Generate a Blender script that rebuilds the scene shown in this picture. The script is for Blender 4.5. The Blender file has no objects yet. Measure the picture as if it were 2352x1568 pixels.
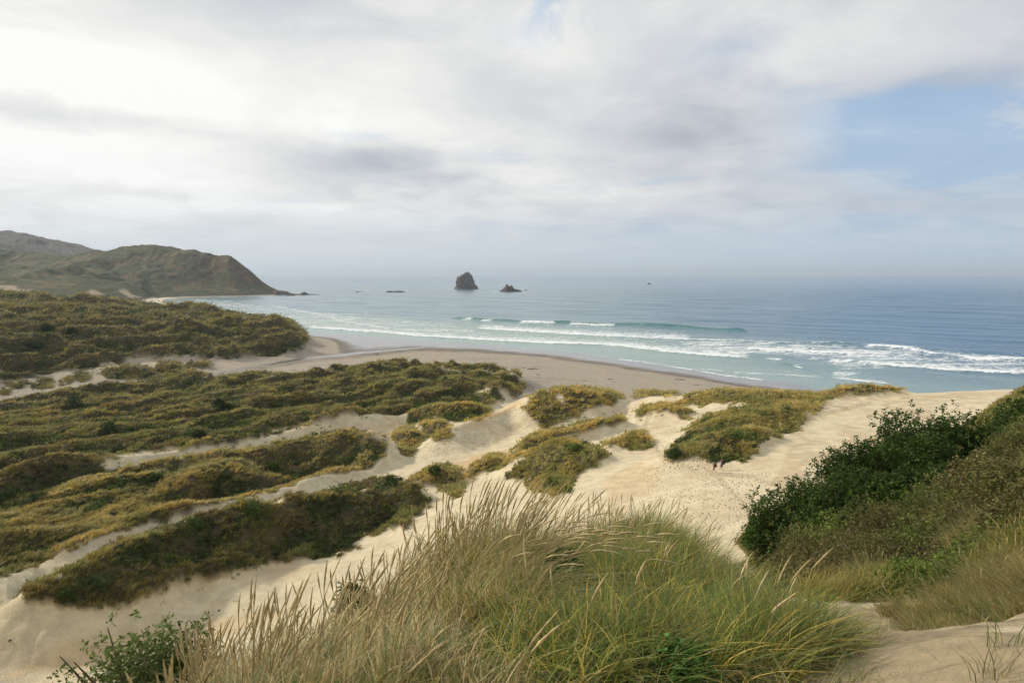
import bpy, math, random
import numpy as np
from mathutils import Vector
rng = np.random.default_rng(7)
import time; _t0 = time.time()
random.seed(7)
SC = bpy.context.scene
COL = SC.collection
# ------------------------------------------------------------------ camera
H = 48.0; PITCH = math.radians(5.62); F = 1568.0; CX, CY = 1176.0, 784.0
cp, sp = math.cos(PITCH), math.sin(PITCH)
cam_d = bpy.data.cameras.new('camera'); cam = bpy.data.objects.new('camera', cam_d); COL.objects.link(cam)
cam_d.lens = 24; cam_d.sensor_width = 36; cam_d.clip_start = 0.1; cam_d.clip_end = 100000
cam.location = (0, 0, H); cam.rotation_euler = (math.pi/2 - PITCH, 0, 0); SC.camera = cam
SC.view_settings.view_transform = 'Standard'; SC.view_settings.look = 'None'
SC.view_settings.exposure = .08; SC.view_settings.gamma = 1

def ray(u, v):
    a = (u - CX)/F; b = (v - CY)/F
    dy = cp - b*sp; dz = -sp - b*cp
    return a/dy, -dz/dy                 # x/y, drop per metre forward
def atz(u, v, z):                       # survey point: bearing u,v and height z
    ax, t = ray(u, v); y = (H - z)/t
    return (ax*y, y, z)
def atd(u, v, d):
    ax, t = ray(u, v)
    return (ax*d, d, H - t*d)
def axd(u, d, z):
    return (((u - CX)/F)/(cp)*d*0.985, d, z)
def proj(x, y, z):
    zz = z - H
    f = y*cp - zz*sp; up = y*sp + zz*cp
    f = np.maximum(f, 1e-3)
    return CX + F*x/f, CY - F*up/f

# ------------------------------------------------------------------ noise
_pr = np.random.default_rng(3)
_pm = np.concatenate([_pr.permutation(1024)]*2).astype(np.int32)
_ga = (_pr.random(1024)*2*np.pi).astype(np.float32); _gc, _gs = np.cos(_ga), np.sin(_ga)
def pn(x, y, s=0):
    x = np.asarray(x, float); y = np.asarray(y, float)
    xf = np.floor(x); yf = np.floor(y)
    fx = (x - xf).astype(np.float32); fy = (y - yf).astype(np.float32)
    x0 = xf.astype(np.int32) & 1023; y0 = (yf.astype(np.int32) + s*37) & 1023
    ux = fx*fx*(3-2*fx); uy = fy*fy*(3-2*fy)
    pa = _pm[x0]; pb = _pm[(x0+1) & 1023]; y1 = (y0+1) & 1023
    def g(p, j, dx, dy):
        h = _pm[p+j]; return _gc[h]*dx + _gs[h]*dy
    a = g(pa, y0, fx, fy); a += (g(pb, y0, fx-1, fy)-a)*ux
    b = g(pa, y1, fx, fy-1); b += (g(pb, y1, fx-1, fy-1)-b)*ux
    return (a + (b-a)*uy)*1.4
def fbm(x, y, s=0, o=4, g=.5):
    r = 0; a = 1; t = 0
    for i in range(o):
        r = r + a*pn(x*2**i, y*2**i, s+i*17); t += a; a *= g
    return r/t
def rid(x, y, s=0, o=4):
    r = 0; a = 1; t = 0
    for i in range(o):
        r = r + a*(1-2*np.abs(pn(x*2**i, y*2**i, s+i*13))); t += a; a *= .5
    return r/t
def sst(a, b, x):
    t = np.clip((x-a)/(b-a), 0, 1); return t*t*(3-2*t)

# ------------------------------------------------------------------ ground survey
P = []
def Z(*pts):
    for u, v, z in pts: P.append(atz(u, v, z))
def D(*pts):
    for u, v, d in pts: P.append(atd(u, v, d))
def G(*pts):
    for u, d, z in pts: P.append(axd(u, d, z))
# beach and sea floor
Z((700,762,.1),(800,768,.1),(900,778,.1),(1000,786,.1),(1200,800,.1),(1400,822,.1),(1600,850,.1),(1800,876,.1),(1950,895,.1))
Z((960,797,.7),(1100,802,.7),(1250,815,.7),(1400,835,.7),(1500,851,.7),(1650,876,.7),(1780,893,.7))
Z((800,735,-2),(1000,760,-1.6),(1200,772,-1.6),(1400,792,-1.6),(1600,818,-1.8),(1800,845,-2),(2000,860,-2.2),(2352,880,-3),(2500,880,-3))
Z((1000,740,-4),(1500,760,-4),(2000,800,-4),(2400,820,-5),(700,740,-1.5),(1100,700,-6),(2300,740,-8),(1700,700,-8))
Z((750,800,1.3),(850,830,1.6),(1000,825,1.6),(1100,835,2),(1300,860,2),(1400,878,2.5),(1600,893,2.5),(1250,885,3),(700,842,1.6),(560,863,2.3))
Z((0,925,2.5),(150,903,2.3),(300,880,2.2),(440,864,2),(600,838,1.5),(690,822,1.2),(-200,950,3))
Z((0,893,3.4),(150,880,3.4),(300,862,4),(430,850,3.4),(560,828,3.2),(250,850,4.6),(100,862,4.5))
# field 1
Z((500,885,5),(700,872,5),(850,858,5.5),(1000,858,6),(1130,866,6.5),(1190,880,6),(1215,895,3.5))
Z((600,930,8.5),(200,980,9),(0,990,9.5),(900,900,8.5),(1080,890,8),(0,1080,10.5),(400,1000,9.5),(780,925,8.5),(-250,1050,11),(1130,925,6.5))
Z((850,978,6.5),(800,985,6.7),(900,965,6.5),(620,1018,8),(420,1045,9.5),(930,985,6.5))
# field 2
Z((600,1070,8.5),(300,1110,11),(0,1190,12),(750,1040,8),(500,1110,8.5),(200,1180,11),(-250,1250,14))
# strip C
Z((700,1115,6.5),(800,1095,6.3),(560,1155,7.5),(420,1190,8.5),(250,1235,10.5),(80,1320,13),(0,1360,14),(-200,1420,15),(900,1075,6.8))
# field 3 and front sand
Z((300,1330,11.5),(500,1280,10.5),(700,1240,9),(880,1180,9),(300,1425,8.5),(450,1390,8.2),(100,1430,9),(0,1480,9.5),(0,1568,10),(250,1568,9.5),(500,1450,8.5),(650,1340,8.5),(850,1260,9.5),(960,1215,11),(-250,1568,11))
# middle
Z((950,1060,7.5),(1050,1055,8.5),(1130,1030,9),(1020,1030,8.5),(1180,1030,10),(1000,1010,8.5),(1070,1090,10),(1000,1160,11),(1100,1150,13),(1060,1120,11.5))
Z((1200,1120,14),(1320,1150,16.5),(1200,990,11),(1300,985,12.5),(1400,985,14),(1440,950,12.5),(1400,930,11),(1440,1010,16),(1410,1060,17),(1500,1060,18),(1450,1130,18),(1540,975,16.5),(1500,985,16.5))
Z((1560,1130,19.5),(1640,1083,20),(1600,1180,20.5),(1680,1225,21),(1750,1150,21.3),(1800,1080,21.3),(1850,1000,21),(1900,960,21),(1560,1075,19),(1700,1090,20.5))
Z((2000,930,21.3),(2100,905,21.7),(2200,898,22),(2300,893,22.2),(2000,1000,21.6),(2150,950,22),(1900,1060,22),(2400,892,22.5),(1480,918,13),(1550,915,17),(1560,945,17.5),(1600,930,18))
Z((1700,905,20),(1650,900,19),(1800,905,20.5),(1880,912,20.5))
G((1350,235,3.2),(1450,225,4),(1600,225,4),(1750,225,4),(1850,215,4.5),(2000,205,7),(2200,200,9),(2400,200,10),(1500,205,8.5),(1700,200,11),(1850,190,13.5),
  (1600,255,2.2),(1900,245,1.2),(2100,240,1),(2350,235,1),(2100,275,-.8),(2350,265,-.8),(2500,265,-.8),(2500,200,10),(2300,180,16),(2100,182,15.5),(1950,178,16))
# right spur
D((2352,900,66),(2290,930,64),(2210,982,62),(2430,850,70),(2550,800,75))
G((2200,52,33.2),(2350,52,36.6),(2450,52,39.0),(2050,45,32.6),(2200,44,34.6),(2350,42,38.2),(1900,38,31.2),(1980,40,32.2),(2100,38,34.5),(2300,34,38.2),(2450,36,41))
G((1750,38,28),(1680,38,26),(1750,28,32.5),(1850,26,35.2),(2000,26,36.6),(2150,24,38.4),(2350,22,40.4),(1650,28,31),(1900,18,39.4),(2050,17,40.1),(2200,16,40.8),(2350,15,42),(1780,14,41),(1750,18,38.5))
D((1880,1390,11.5),(2000,1400,11.5),(2100,1420,10.5),(2100,1500,8.6),(2250,1500,8.4),(2352,1520,7.6),(2300,1420,10.2))
G((2000,60,24.5),(2100,70,23.5),(2200,84,22.8),(2350,95,25),(2500,105,29),(1850,58,23),(1700,58,21.8),(1600,58,20.6),(2600,90,35))
# viewpoint knoll
for u in (500,1176,1850,2500): G((u,-3,46.6))
G((1176,1,46.38),(1176,3,46.05),(1176,5,45.55),(1176,7,44.7),(1176,9,43.2),(1176,14,39),(1176,25,32),(1176,45,22),(1176,70,16))
G((1000,5,45.5),(1000,7,44.3),(1000,10,41))
G((1500,4,45.7),(1500,6,45.1),(1500,8,44.5),(1500,10.5,43.7),(1480,12.5,42.4),(1500,25,34),(1500,45,25),(1500,70,19.6),(1350,10,43.6),(1350,13,41))
G((1650,5,45.2),(1650,8,44),(1650,11,42.9),(1680,16,39.6),(1650,45,24))
G((800,3,45.85),(800,5,44.9),(800,7,43),(800,12,38),(800,25,27),(800,45,15))
G((400,3,45.75),(400,4.5,45.0),(400,6,43.4),(240,5,43.6),(400,10,37),(400,25,25),(400,45,13))
G((0,2,45.5),(0,4,43.2),(0,10,36),(0,30,20),(0,48,12),(-600,4,42),(-600,10,35),(-600,40,16))
G((2000,3,46),(2000,6,44.7),(2352,3,46.3),(2352,5,45.3),(2700,6,46),(2700,15,44.5),(3000,30,44),(3000,4,46.6))
# second dune field
Z((0,862,6),(300,838,5),(480,822,4.5),(620,806,4),(680,800,4),(400,800,9),(200,800,12),(0,800,15),(-250,850,13))
Z((300,750,17),(500,765,12),(620,770,10),(680,775,5),(0,730,24),(200,730,23),(400,725,18),(560,735,14),(640,752,12),(700,775,2.5))
G((300,760,10),(500,640,2),(0,800,22),(600,580,-1),(150,780,17),(660,540,-.5),(420,760,1.5))
# cove and hills
Z((350,686,2),(400,686,1.2),(345,692,2.5),(430,689,.2),(380,698,1.5),(440,698,-1.2),(500,700,-3),(600,695,-4))
D((160,668,1000),(300,676,1120),(0,655,950),(0,610,1450),(100,595,1600),(235,582,1700),(200,640,1200),(330,650,1330),(330,605,1550),(-250,600,1500),(-250,660,900))
D((235,580,1720),(290,570,1720),(330,566,1720),(372,564,1720),(440,576,1700),(490,591,1690),(530,593,1680),(556,606,1670),(580,630,1670),(600,646,1670),(635,666,1670))
Z((350,683,1.5),(420,683,.5),(500,683,-.8),(580,681,-.8),(635,678,-.5),(680,676,-1.5))
D((480,640,1560),(560,648,1590),(420,650,1500),(540,615,1620),(450,610,1600))
G((235,2050,60),(400,1980,60),(540,1900,30),(620,1850,-8),(750,1700,-8),(750,1500,-6),(600,1450,-5),(500,2300,-10),(800,2600,-15),(400,2500,20))
D((0,532,2800),(60,537,2800),(120,548,2820),(180,558,2850),(235,580,2900),(0,560,2350),(80,575,2300),(-250,520,2700))
G((300,3200,0),(300,3900,-10),(0,3900,60),(1200,4000,-20),(2400,4000,-20),(1200,1500,-12),(2400,1500,-15),(1700,3000,-20),(2700,400,-8),(1000,900,-7))

P = np.array(P)
def key(x, y):
    return np.stack([x/(y+7)*2.3, np.log(y+7)], -1)
K = key(P[:,0], P[:,1])
def phi(r): return r
M = phi(np.linalg.norm(K[:,None]-K[None], axis=2))
n = len(P)
Aug = np.zeros((n+3, n+3)); Aug[:n,:n] = M - 0.0008*np.eye(n)
Aug[:n,n] = 1; Aug[:n,n+1:] = K; Aug[n,:n] = 1; Aug[n+1:,:n] = K.T
WT = np.linalg.solve(Aug, np.concatenate([P[:,2], [0,0,0]]))

# grid
cols = np.concatenate([np.linspace(-1.5,-.82,50,endpoint=False), np.linspace(-.82,.82,1000), np.linspace(.82,1.5,51)[1:]])
def lr(a, b, k): return np.exp(np.linspace(math.log(a), math.log(b), k, endpoint=False))
rows = np.concatenate([lr(3,16,110), lr(16,66,150), lr(66,350,720), lr(350,1150,240), lr(1150,1950,230), lr(1950,4100,91)])
NA, NR = len(cols), len(rows)
AA, RR = np.meshgrid(cols, rows)
X = AA*RR; Y = RR - 6.0
# base on coarse grid, then bilinear
ci = np.linspace(-1.5,1.5,260); ri = np.exp(np.linspace(math.log(3), math.log(4100), 340))
cA, cR = np.meshgrid(ci, ri); cX = cA*cR; cY = cR - 6.0
kk = key(cX.ravel(), cY.ravel())
zb = WT[n] + kk@WT[n+1:]
for i in range(n):
    zb += WT[i]*np.sqrt((kk[:,0]-K[i,0])**2 + (kk[:,1]-K[i,1])**2)
zb = zb.reshape(cA.shape)
for _ in range(1):
    zs = zb.copy(); zs[1:-1,1:-1] = (zb[1:-1,1:-1]*4+zb[:-2,1:-1]+zb[2:,1:-1]+zb[1:-1,:-2]+zb[1:-1,2:])/8; zb = zs
def bil(grid, fa, fr, a, r):
    ia = np.interp(a, fa, np.arange(len(fa))); ir = np.interp(np.log(r), np.log(fr), np.arange(len(fr)))
    i0 = np.clip(ia.astype(int), 0, len(fa)-2); j0 = np.clip(ir.astype(int), 0, len(fr)-2)
    ta = ia-i0; tr = ir-j0
    return (grid[j0,i0]*(1-ta)+grid[j0,i0+1]*ta)*(1-tr) + (grid[j0+1,i0]*(1-ta)+grid[j0+1,i0+1]*ta)*tr
Zg = bil(zb, ci, ri, AA, RR)

# dune ridges: crest polylines (u, v, z) , slope, roundness
RID = [
 ([(1040,980,13),(1130,950,14.2),(1200,928,14.2)], .42, 1.0),
 ([(1215,912,16),(1260,896,18.6),(1330,896,18.6),(1400,902,16),(1428,912,13)], .42, 2.5),
 ([(1190,1035,13),(1235,1003,15),(1300,988,16.4),(1370,968,17.2),(1430,963,17)], .5, 1.2),
 ([(1235,1035,16.5),(1290,1012,18.6),(1350,1030,18.6),(1380,1045,17.8)], .45, 3),
 ([(1090,1075,12.2),(1125,1050,13.5),(1160,1056,13)], .5, 1.2),
 ([(950,1095,11),(1000,1078,13),(1045,1078,13)], .5, 1.5),
 ([(905,995,9),(945,990,10.3)], .6, 1.5), ([(985,972,10.5),(1015,970,11.3)], .6, 1.6),
 ([(1410,1018,17.5),(1460,995,19),(1480,1003,18.7)], .5, 1.3),
 ([(1460,945,17),(1520,932,19),(1570,942,19)], .4, 1.2),
 ([(1500,911,16.5),(1580,908,19.2),(1660,898,21),(1760,900,21.8),(1860,910,21.6)], .33, 2),
 ([(1600,985,20.5),(1680,965,22.5),(1760,945,22.8),(1830,930,22)], .4, 3),
 ([(1590,1030,21.2),(1660,1000,22.8),(1730,985,22.6)], .4, 2.5),
 ([(1930,897,22),(1990,889,22.8),(2070,893,22.3)], .4, 1.5),
 ([(940,950,8.7),(990,932,10.3),(1060,928,11),(1100,932,10)], .5, 1.2),
 ([(560,1008,10.3),(690,982,10.5),(745,962,10.5),(860,938,11),(940,922,11)], .45, 1.2),
 ([(0,1098,13.5),(130,1066,13.2),(250,1050,12.5),(400,1036,11.5),(540,1010,10.3)], .45, 1),
 ([(300,1068,12.5),(450,1048,11.8),(600,1028,10.8),(700,1010,11.3),(790,992,12.5),(850,990,13.2)], .5, 1.2),
 ([(850,990,13.2),(872,1010,11.8),(830,1040,10.5)], .55, 1),
 ([(150,1250,14),(330,1190,12.6),(500,1150,11.4),(650,1105,10.6),(790,1060,10)], .5, 1.2),
 ([(90,1150,13),(200,1085,14),(240,1080,13.5)], .4, 1.5), ([(400,1100,12),(520,1060,12),(540,1080,11.5)], .4, 1.2),
 ([(60,1362,14.5),(150,1318,15.5),(300,1240,15.3),(420,1205,14.3),(560,1172,14),(700,1145,13.6),(850,1112,13.4),(950,1118,12.6)], .55, 1.2),
 ([(430,862,5.5),(560,868,6.5),(720,860,6.5),(840,848,7.2),(960,847,8.3),(1080,850,9),(1150,857,9),(1190,866,7.6)], .35, 1.5),
 ([(1040,880,11),(1100,882,11),(1160,893,9.5),(1190,900,7.5)], .45, 1),
 ([(230,842,7),(290,838,8),(330,842,7)], .45, .8), ([(355,832,7.3),(395,836,7),(420,842,5.5)], .5, .8), ([(450,830,6),(475,834,5.5)], .5, .8),
 ([(610,742,15),(655,738,17),(690,762,9)], .6, 1.5), ([(620,775,12),(660,768,12.5),(690,795,6)], .55, 1.5),
 ([(380,712,21),(430,701,23),(480,712,21)], .4, 3), ([(420,745,19),(520,738,18),(570,748,15)], .4, 3),
 ([(540,765,12),(600,772,11.5),(650,785,9)], .45, 2), ([(0,678,30),(120,690,28),(200,690,27),(260,695,24)], .3, 6),
]
RIDXY = [0]
for pts, sl, rd in RID:
    sl = sl*1.5; rd = rd*.8
    w = np.array([atz(*p) for p in pts])
    hmax = w[:,2].max()
    reach = 14/sl + 4
    ymn, ymx = w[:,1].min()-reach, w[:,1].max()+reach
    j0 = np.searchsorted(rows, ymn+6); j1 = np.searchsorted(rows, ymx+6)
    xs = X[j0:j1]; ys = Y[j0:j1]
    wob = fbm(xs/5, ys/5, 91, 3)*.9
    best = np.full(xs.shape, -1e9)
    for a, b in zip(w[:-1], w[1:]):
        dx, dy = b[0]-a[0], b[1]-a[1]; L2 = dx*dx+dy*dy
        s = np.clip(((xs-a[0])*dx+(ys-a[1])*dy)/L2, 0, 1)
        d = np.hypot(xs-a[0]-s*dx, ys-a[1]-s*dy)
        d = np.abs(d + wob*np.clip(d/3,0,1))
        zc = a[2]+s*(b[2]-a[2]) - sl*(np.sqrt(d*d+rd*rd)-rd)
        best = np.maximum(best, zc)
    k = .5
    g = Zg[j0:j1]
    m = np.maximum(g, best); Zg[j0:j1] = m + k*np.log(np.exp((g-m)/k)+np.exp(np.clip((best-m)/k,-60,0)))

U, V = proj(X, Y, Zg)
def inpoly(poly, u, v):
    poly = np.array(poly, float)
    c = np.zeros(u.shape, bool)
    bb = (u >= poly[:,0].min()) & (u <= poly[:,0].max()) & (v >= poly[:,1].min()) & (v <= poly[:,1].max())
    uu = u[bb]; vv = v[bb]; r = np.zeros(uu.shape, bool)
    j = len(poly)-1
    for i in range(len(poly)):
        x1, y1 = poly[i]; x2, y2 = poly[j]
        if y1 != y2:
            r ^= ((y1 > vv) != (y2 > vv)) & (uu < (x2-x1)*(vv-y1)/(y2-y1)+x1)
        j = i
    c[bb] = r; return c
def ell(u0, v0, ru, rv, k=14):
    return [(u0+ru*math.cos(2*math.pi*i/k), v0+rv*math.sin(2*math.pi*i/k)) for i in range(k)]
# regions: id, name, polygon, y range, kind
SCRUB, GOLD, OLIVE, HILL = 1, 2, 3, 4
REG = []
def reg(poly, kind, y0=48, y1=900, tag=''):
    REG.append((poly, kind, y0, y1, tag)); return len(REG)
F1 = reg([(-600,1020),(-200,960),(0,930),(150,908),(270,887),(420,866),(480,872),(600,873),(700,862),(830,850),(930,846),(1000,850),(1070,850),(1150,858),(1190,868),(1214,888),(1195,900),(1190,912),(1160,916),(1130,935),(1060,930),(960,935),(920,946),(850,946),(740,967),(560,1013),(540,1022),(420,1035),(250,1058),(150,1078),(0,1110),(-200,1160),(-600,1230)], SCRUB, 100, 380, 'F1')
F2 = reg([(-600,1230),(-200,1150),(0,1112),(150,1078),(200,1062),(240,1070),(300,1068),(450,1046),(600,1028),(760,990),(850,984),(885,1008),(885,1040),(850,1070),(700,1095),(600,1130),(500,1155),(400,1187),(250,1225),(100,1288),(0,1325),(-200,1400),(-600,1500)], OLIVE, 60, 250, 'F2')
F3 = reg([(40,1390),(60,1360),(150,1312),(220,1275),(280,1245),(400,1212),(560,1170),(620,1166),(700,1142),(800,1116),(900,1106),(960,1116),(990,1150),(985,1170),(945,1190),(930,1215),(830,1228),(810,1262),(700,1288),(600,1300),(520,1330),(400,1350),(370,1372),(300,1395),(180,1402),(100,1385)], SCRUB, 60, 160, 'F3')
S2 = reg([(-600,840),(-200,700),(0,672),(130,688),(250,690),(340,698),(420,698),(560,726),(640,735),(665,738),(700,765),(705,785),(690,808),(640,817),(560,824),(500,828),(420,822),(317,826),(220,845),(122,858),(0,876),(-200,895),(-600,960)], SCRUB, 235, 900, 'S2')
MND = []
def mound(poly, kind, label, y0=60, y1=320):
    MND.append((reg(poly, kind, y0, y1, 'M'), label, kind))
mound([(1197,935),(1230,905),(1280,890),(1320,887),(1400,895),(1432,912),(1400,930),(1350,938),(1330,955),(1300,962),(1260,985),(1240,978),(1215,955)], GOLD, 'long steep golden grassy dune ridge standing against the beach in the middle')
mound([(962,975),(985,958),(1015,962),(1035,980),(1042,1000),(1030,1012),(1000,1015),(975,995)], GOLD, 'round golden dome of dune grass at the left end of the footprinted slope')
mound([(895,990),(920,980),(950,983),(970,1000),(965,1025),(945,1047),(925,1045),(905,1015)], GOLD, 'drooping ochre grass hummock just left of the round golden dome')
mound([(935,1102),(970,1080),(1010,1066),(1045,1068),(1062,1090),(1066,1125),(1045,1142),(1010,1122),(960,1110)], OLIVE, 'grass mound with dark green bush on top above the front sand gully')
mound([(1065,1092),(1090,1067),(1125,1044),(1150,1042),(1176,1060),(1155,1076),(1110,1082),(1080,1094)], GOLD, 'small tapering yellow green grass mound left of the big shrubby mound')
mound([(1170,1052),(1200,1012),(1240,992),(1300,982),(1370,960),(1425,955),(1438,970),(1400,978),(1340,992),(1290,1003),(1245,1018),(1205,1047)], GOLD, 'narrow curved crest of yellow grass running behind the big shrubby mound')
mound([(1155,1097),(1185,1072),(1215,1042),(1260,1012),(1300,1006),(1340,1016),(1380,1030),(1394,1046),(1370,1062),(1340,1078),(1320,1102),(1310,1132),(1240,1132),(1212,1120),(1215,1104),(1180,1102)], OLIVE, 'big shrubby mound of grass, green bushes and dark twigs in the middle')
mound([(1385,1020),(1420,1005),(1460,987),(1485,995),(1496,1025),(1480,1037),(1430,1030)], GOLD, 'lone pointed grass tuft mound on the sand left of the walkers')
mound([(1455,952),(1480,932),(1520,925),(1560,930),(1585,945),(1580,965),(1530,947),(1490,947),(1465,960)], GOLD, 'thin arc of yellow grass around the orange marker post')
mound([(1450,914),(1465,898),(1550,898),(1556,908),(1500,909)], GOLD, 'low dark tufts of grass peeping over the pale sand crest')
mound([(1555,930),(1580,907),(1650,893),(1740,896),(1800,899),(1860,904),(1886,925),(1880,946),(1840,945),(1790,930),(1700,925),(1640,925),(1610,937),(1590,925)], GOLD, 'tawny grass topped crest along the seaward edge of the sand plateau')
mound([(1530,1062),(1540,1030),(1570,1000),(1590,975),(1620,955),(1680,940),(1740,925),(1800,925),(1845,950),(1840,975),(1820,992),(1790,997),(1750,1012),(1725,1052),(1690,1060),(1640,1062),(1590,1046),(1550,1060)], OLIVE, 'broad mixed shrub and grass mound right behind the two walkers')
mound([(1862,912),(1900,901),(1930,889),(1990,880),(2087,889),(2060,898),(1990,905),(1930,905),(1890,920)], GOLD, 'narrow golden grass strip on the sand horizon against the blue water')
mound([(925,955),(960,936),(1040,922),(1110,926),(1128,948),(1095,966),(1040,968),(1000,955),(975,962),(940,978)], OLIVE, 'olive grass ridge directly above the round golden dome')
_b = [(9,901,14,9),(23,882,11,6),(50,879,11,8),(71,881,10,4),(104,875,20,8),(95,888,28,6),(39,890,10,6),(140,882,6,5),(160,872,11,9),(189,865,18,12),(295,857,66,17),(388,845,33,15),(437,843,10,10),(464,838,17,10)]
_bl = ['grass hummock at the left edge of the photo beside the stream','small round tuft second along the stream bank','clumped tuft beside the dry sandy bank','tiny low tuft between larger bank hummocks','long green hummock on the pale bank','flat wide hummock closest to the streambed','little tuft below the pale bank','single isolated tuft in the bank gap','upright dark tuft right of the bank gap','dark bushy hummock left of the long bank mound','longest shrubby mound on the far stream bank','rounded grass mound at the right end of the long bank mound','small tuft between the two right bank mounds','last grass hummock before the stream reaches the beach']
for (a,b,c,d), l in zip(_b, _bl): mound(ell(a,b,c,d), OLIVE, l, 230, 420)
# right hill
RH = reg([(1690,1235),(1740,1195),(1850,1150),(1900,1120),(2190,972),(2352,880),(2700,700),(2900,1500),(2450,1380),(2352,1370),(2300,1400),(2180,1400),(2080,1380),(1900,1395),(1840,1370),(1750,1330)], SCRUB, 12.5, 78, 'RH')
REGID = np.zeros(X.shape, np.int16)
ju = (fbm(X/2.5, Y/2.5, 5, 3)+.8*fbm(X/.9,Y/.9,6,2))*15*np.clip(120/np.maximum(Y,20),.3,1.6); jv = (fbm(X/2.5, Y/2.5, 55, 3)+.8*fbm(X/.9,Y/.9,56,2))*13*np.clip(120/np.maximum(Y,20),.25,1.4)
for i, (poly, kind, y0, y1, tg) in enumerate(REG):
    j0 = np.searchsorted(rows, y0+6); j1 = np.searchsorted(rows, y1+6)
    m = inpoly(poly, (U+ju)[j0:j1], (V+jv)[j0:j1])
    REGID[j0:j1][m] = i+1
# spur: all the ground of the spur and beyond the frame on the right
CUT = [
 [(240,1052),(300,1042),(400,1036),(540,1020),(600,1012),(740,970),(880,948),(935,950),(930,975),(895,1002),(870,1005),(840,988),(760,990),(600,1026),(450,1046),(300,1068),(250,1075)],
 [(240,1200),(260,1190),(270,1200),(255,1210)],
 [(1140,898),(1170,905),(1180,925),(1150,912)],
 [(1085,900),(1105,892),(1130,905),(1120,915)],
 [(1275,905),(1290,902),(1295,925),(1285,930)],
]
for c in CUT:
    j0 = np.searchsorted(rows, 66); j1 = np.searchsorted(rows, 306)
    m = inpoly(c, (U+ju)[j0:j1], (V+jv*.7)[j0:j1]); REGID[j0:j1][m] = 0
# small bumps on all ground
vegm = (REGID > 0).astype(float)
def blur(a, k):
    for _ in range(k):
        a = a.copy(); a[1:-1] = (a[:-2]+a[1:-1]*2+a[2:])/4; a[:,1:-1] = (a[:,:-2]+a[:,1:-1]*2+a[:,2:])/4
    return a
vegs = blur(vegm, 6)
far = sst(500, 1200, Y)
# dune relief aligned with wind rows
ca, sa = .5, .866
Xr = X*sa - Y*ca; Yr = X*ca + Y*sa
big = np.isin(REGID, [F1, F2, F3, S2]).astype(float); bigs = blur(big, 10)
Zg += bigs*(3.4*(rid(Xr/19+.5*fbm(X/30,Y/30,3,2), Yr/60, 21, 2)-.35) + 1.9*(rid(Xr/9+.4*fbm(X/12,Y/12,33,2), Yr/22, 31, 2)-.4) + .45*fbm(X/3.2, Y/3.2, 35, 2))*np.clip(Y/170,.6,2.0)
Zg += vegs*(1-bigs)*((.45*(rid(Xr/5, Yr/12, 43, 2)-.35)+.2*fbm(X/2.2, Y/2.2, 41, 3))*np.clip(Y/110,.25,1.6))
Zg += (1-vegs)*(.12*fbm(X/9, Y/9, 61, 3)*sst(10,60,Y)*(1-sst(230,260,Y)))
Zg += (.05*fbm(X/.9, Y/.9, 71, 4)+(.13*np.abs(fbm(X/.6, Y/.6, 73, 3))+.10*fbm(X/1.6,Y/1.1,74,2))*sst(1.5,3,X)*(1-vegs))*(1-sst(20,60,Y))
# hills
hl = sst(820, 1150, Y)*sst(0, 12, Zg)
Zg += hl*(22*(rid(X/230+.5*fbm(X/200,Y/200,8,2)+Y/700, Y/420, 81, 4)-.5) + 5.0*(rid(X/60+Y/160, Y/110, 83, 4)-.4))*np.clip(Zg/60,.2,1)
Zg += hl*1.6*fbm(X/14, Y/22, 87, 2)
U, V = proj(X, Y, Zg)
def hz(x, y):
    r = y+6.0
    return bil(Zg, cols, rows, x/r, r)
# ------------------------------------------------------------------ node helpers
class NT:
    def __init__(s, nt): s.nt = nt
    def n(s, t, **k):
        o = s.nt.nodes.new(t)
        for a, b in k.items():
            if a == 'i':
                for kk, vv in b.items():
                    if isinstance(vv, bpy.types.NodeSocket): s.nt.links.new(vv, o.inputs[kk])
                    else: o.inputs[kk].default_value = vv
            else: setattr(o, a, b)
        return o
    def m(s, op, a, b=None, c=None, clamp=False):
        o = s.nt.nodes.new('ShaderNodeMath'); o.operation = op; o.use_clamp = clamp
        for i, x in enumerate((a, b, c)):
            if x is None: continue
            if isinstance(x, bpy.types.NodeSocket): s.nt.links.new(x, o.inputs[i])
            else: o.inputs[i].default_value = x
        return o.outputs[0]
    def mix(s, f, a, b, bt='MIX'):
        o = s.nt.nodes.new('ShaderNodeMix'); o.data_type = 'RGBA'; o.blend_type = bt
        for i, x in ((0, f), (6, a), (7, b)):
            if isinstance(x, bpy.types.NodeSocket): s.nt.links.new(x, o.inputs[i])
            else: o.inputs[i].default_value = x if i == 0 else (*x, 1)
        return o.outputs[2]
    def noise(s, vec, scale, detail=4, rough=.5, dist=0):
        o = s.n('ShaderNodeTexNoise', i={'Scale': scale, 'Detail': detail, 'Roughness': rough, 'Distortion': dist})
        if vec is not None: s.nt.links.new(vec, o.inputs['Vector'])
        return o.outputs[0]
    def ramp(s, f, a, b, c=0., d=1.):
        o = s.n('ShaderNodeMapRange', interpolation_type='SMOOTHSTEP', i={'From Min': a, 'From Max': b, 'To Min': c, 'To Max': d})
        s.nt.links.new(f, o.inputs[0]); return o.outputs[0]
    def link(s, a, b): s.nt.links.new(a, b)
def newmat(name):
    m = bpy.data.materials.new(name); m.use_nodes = True
    t = NT(m.node_tree); b = m.node_tree.nodes['Principled BSDF']
    return m, t, b
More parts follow.
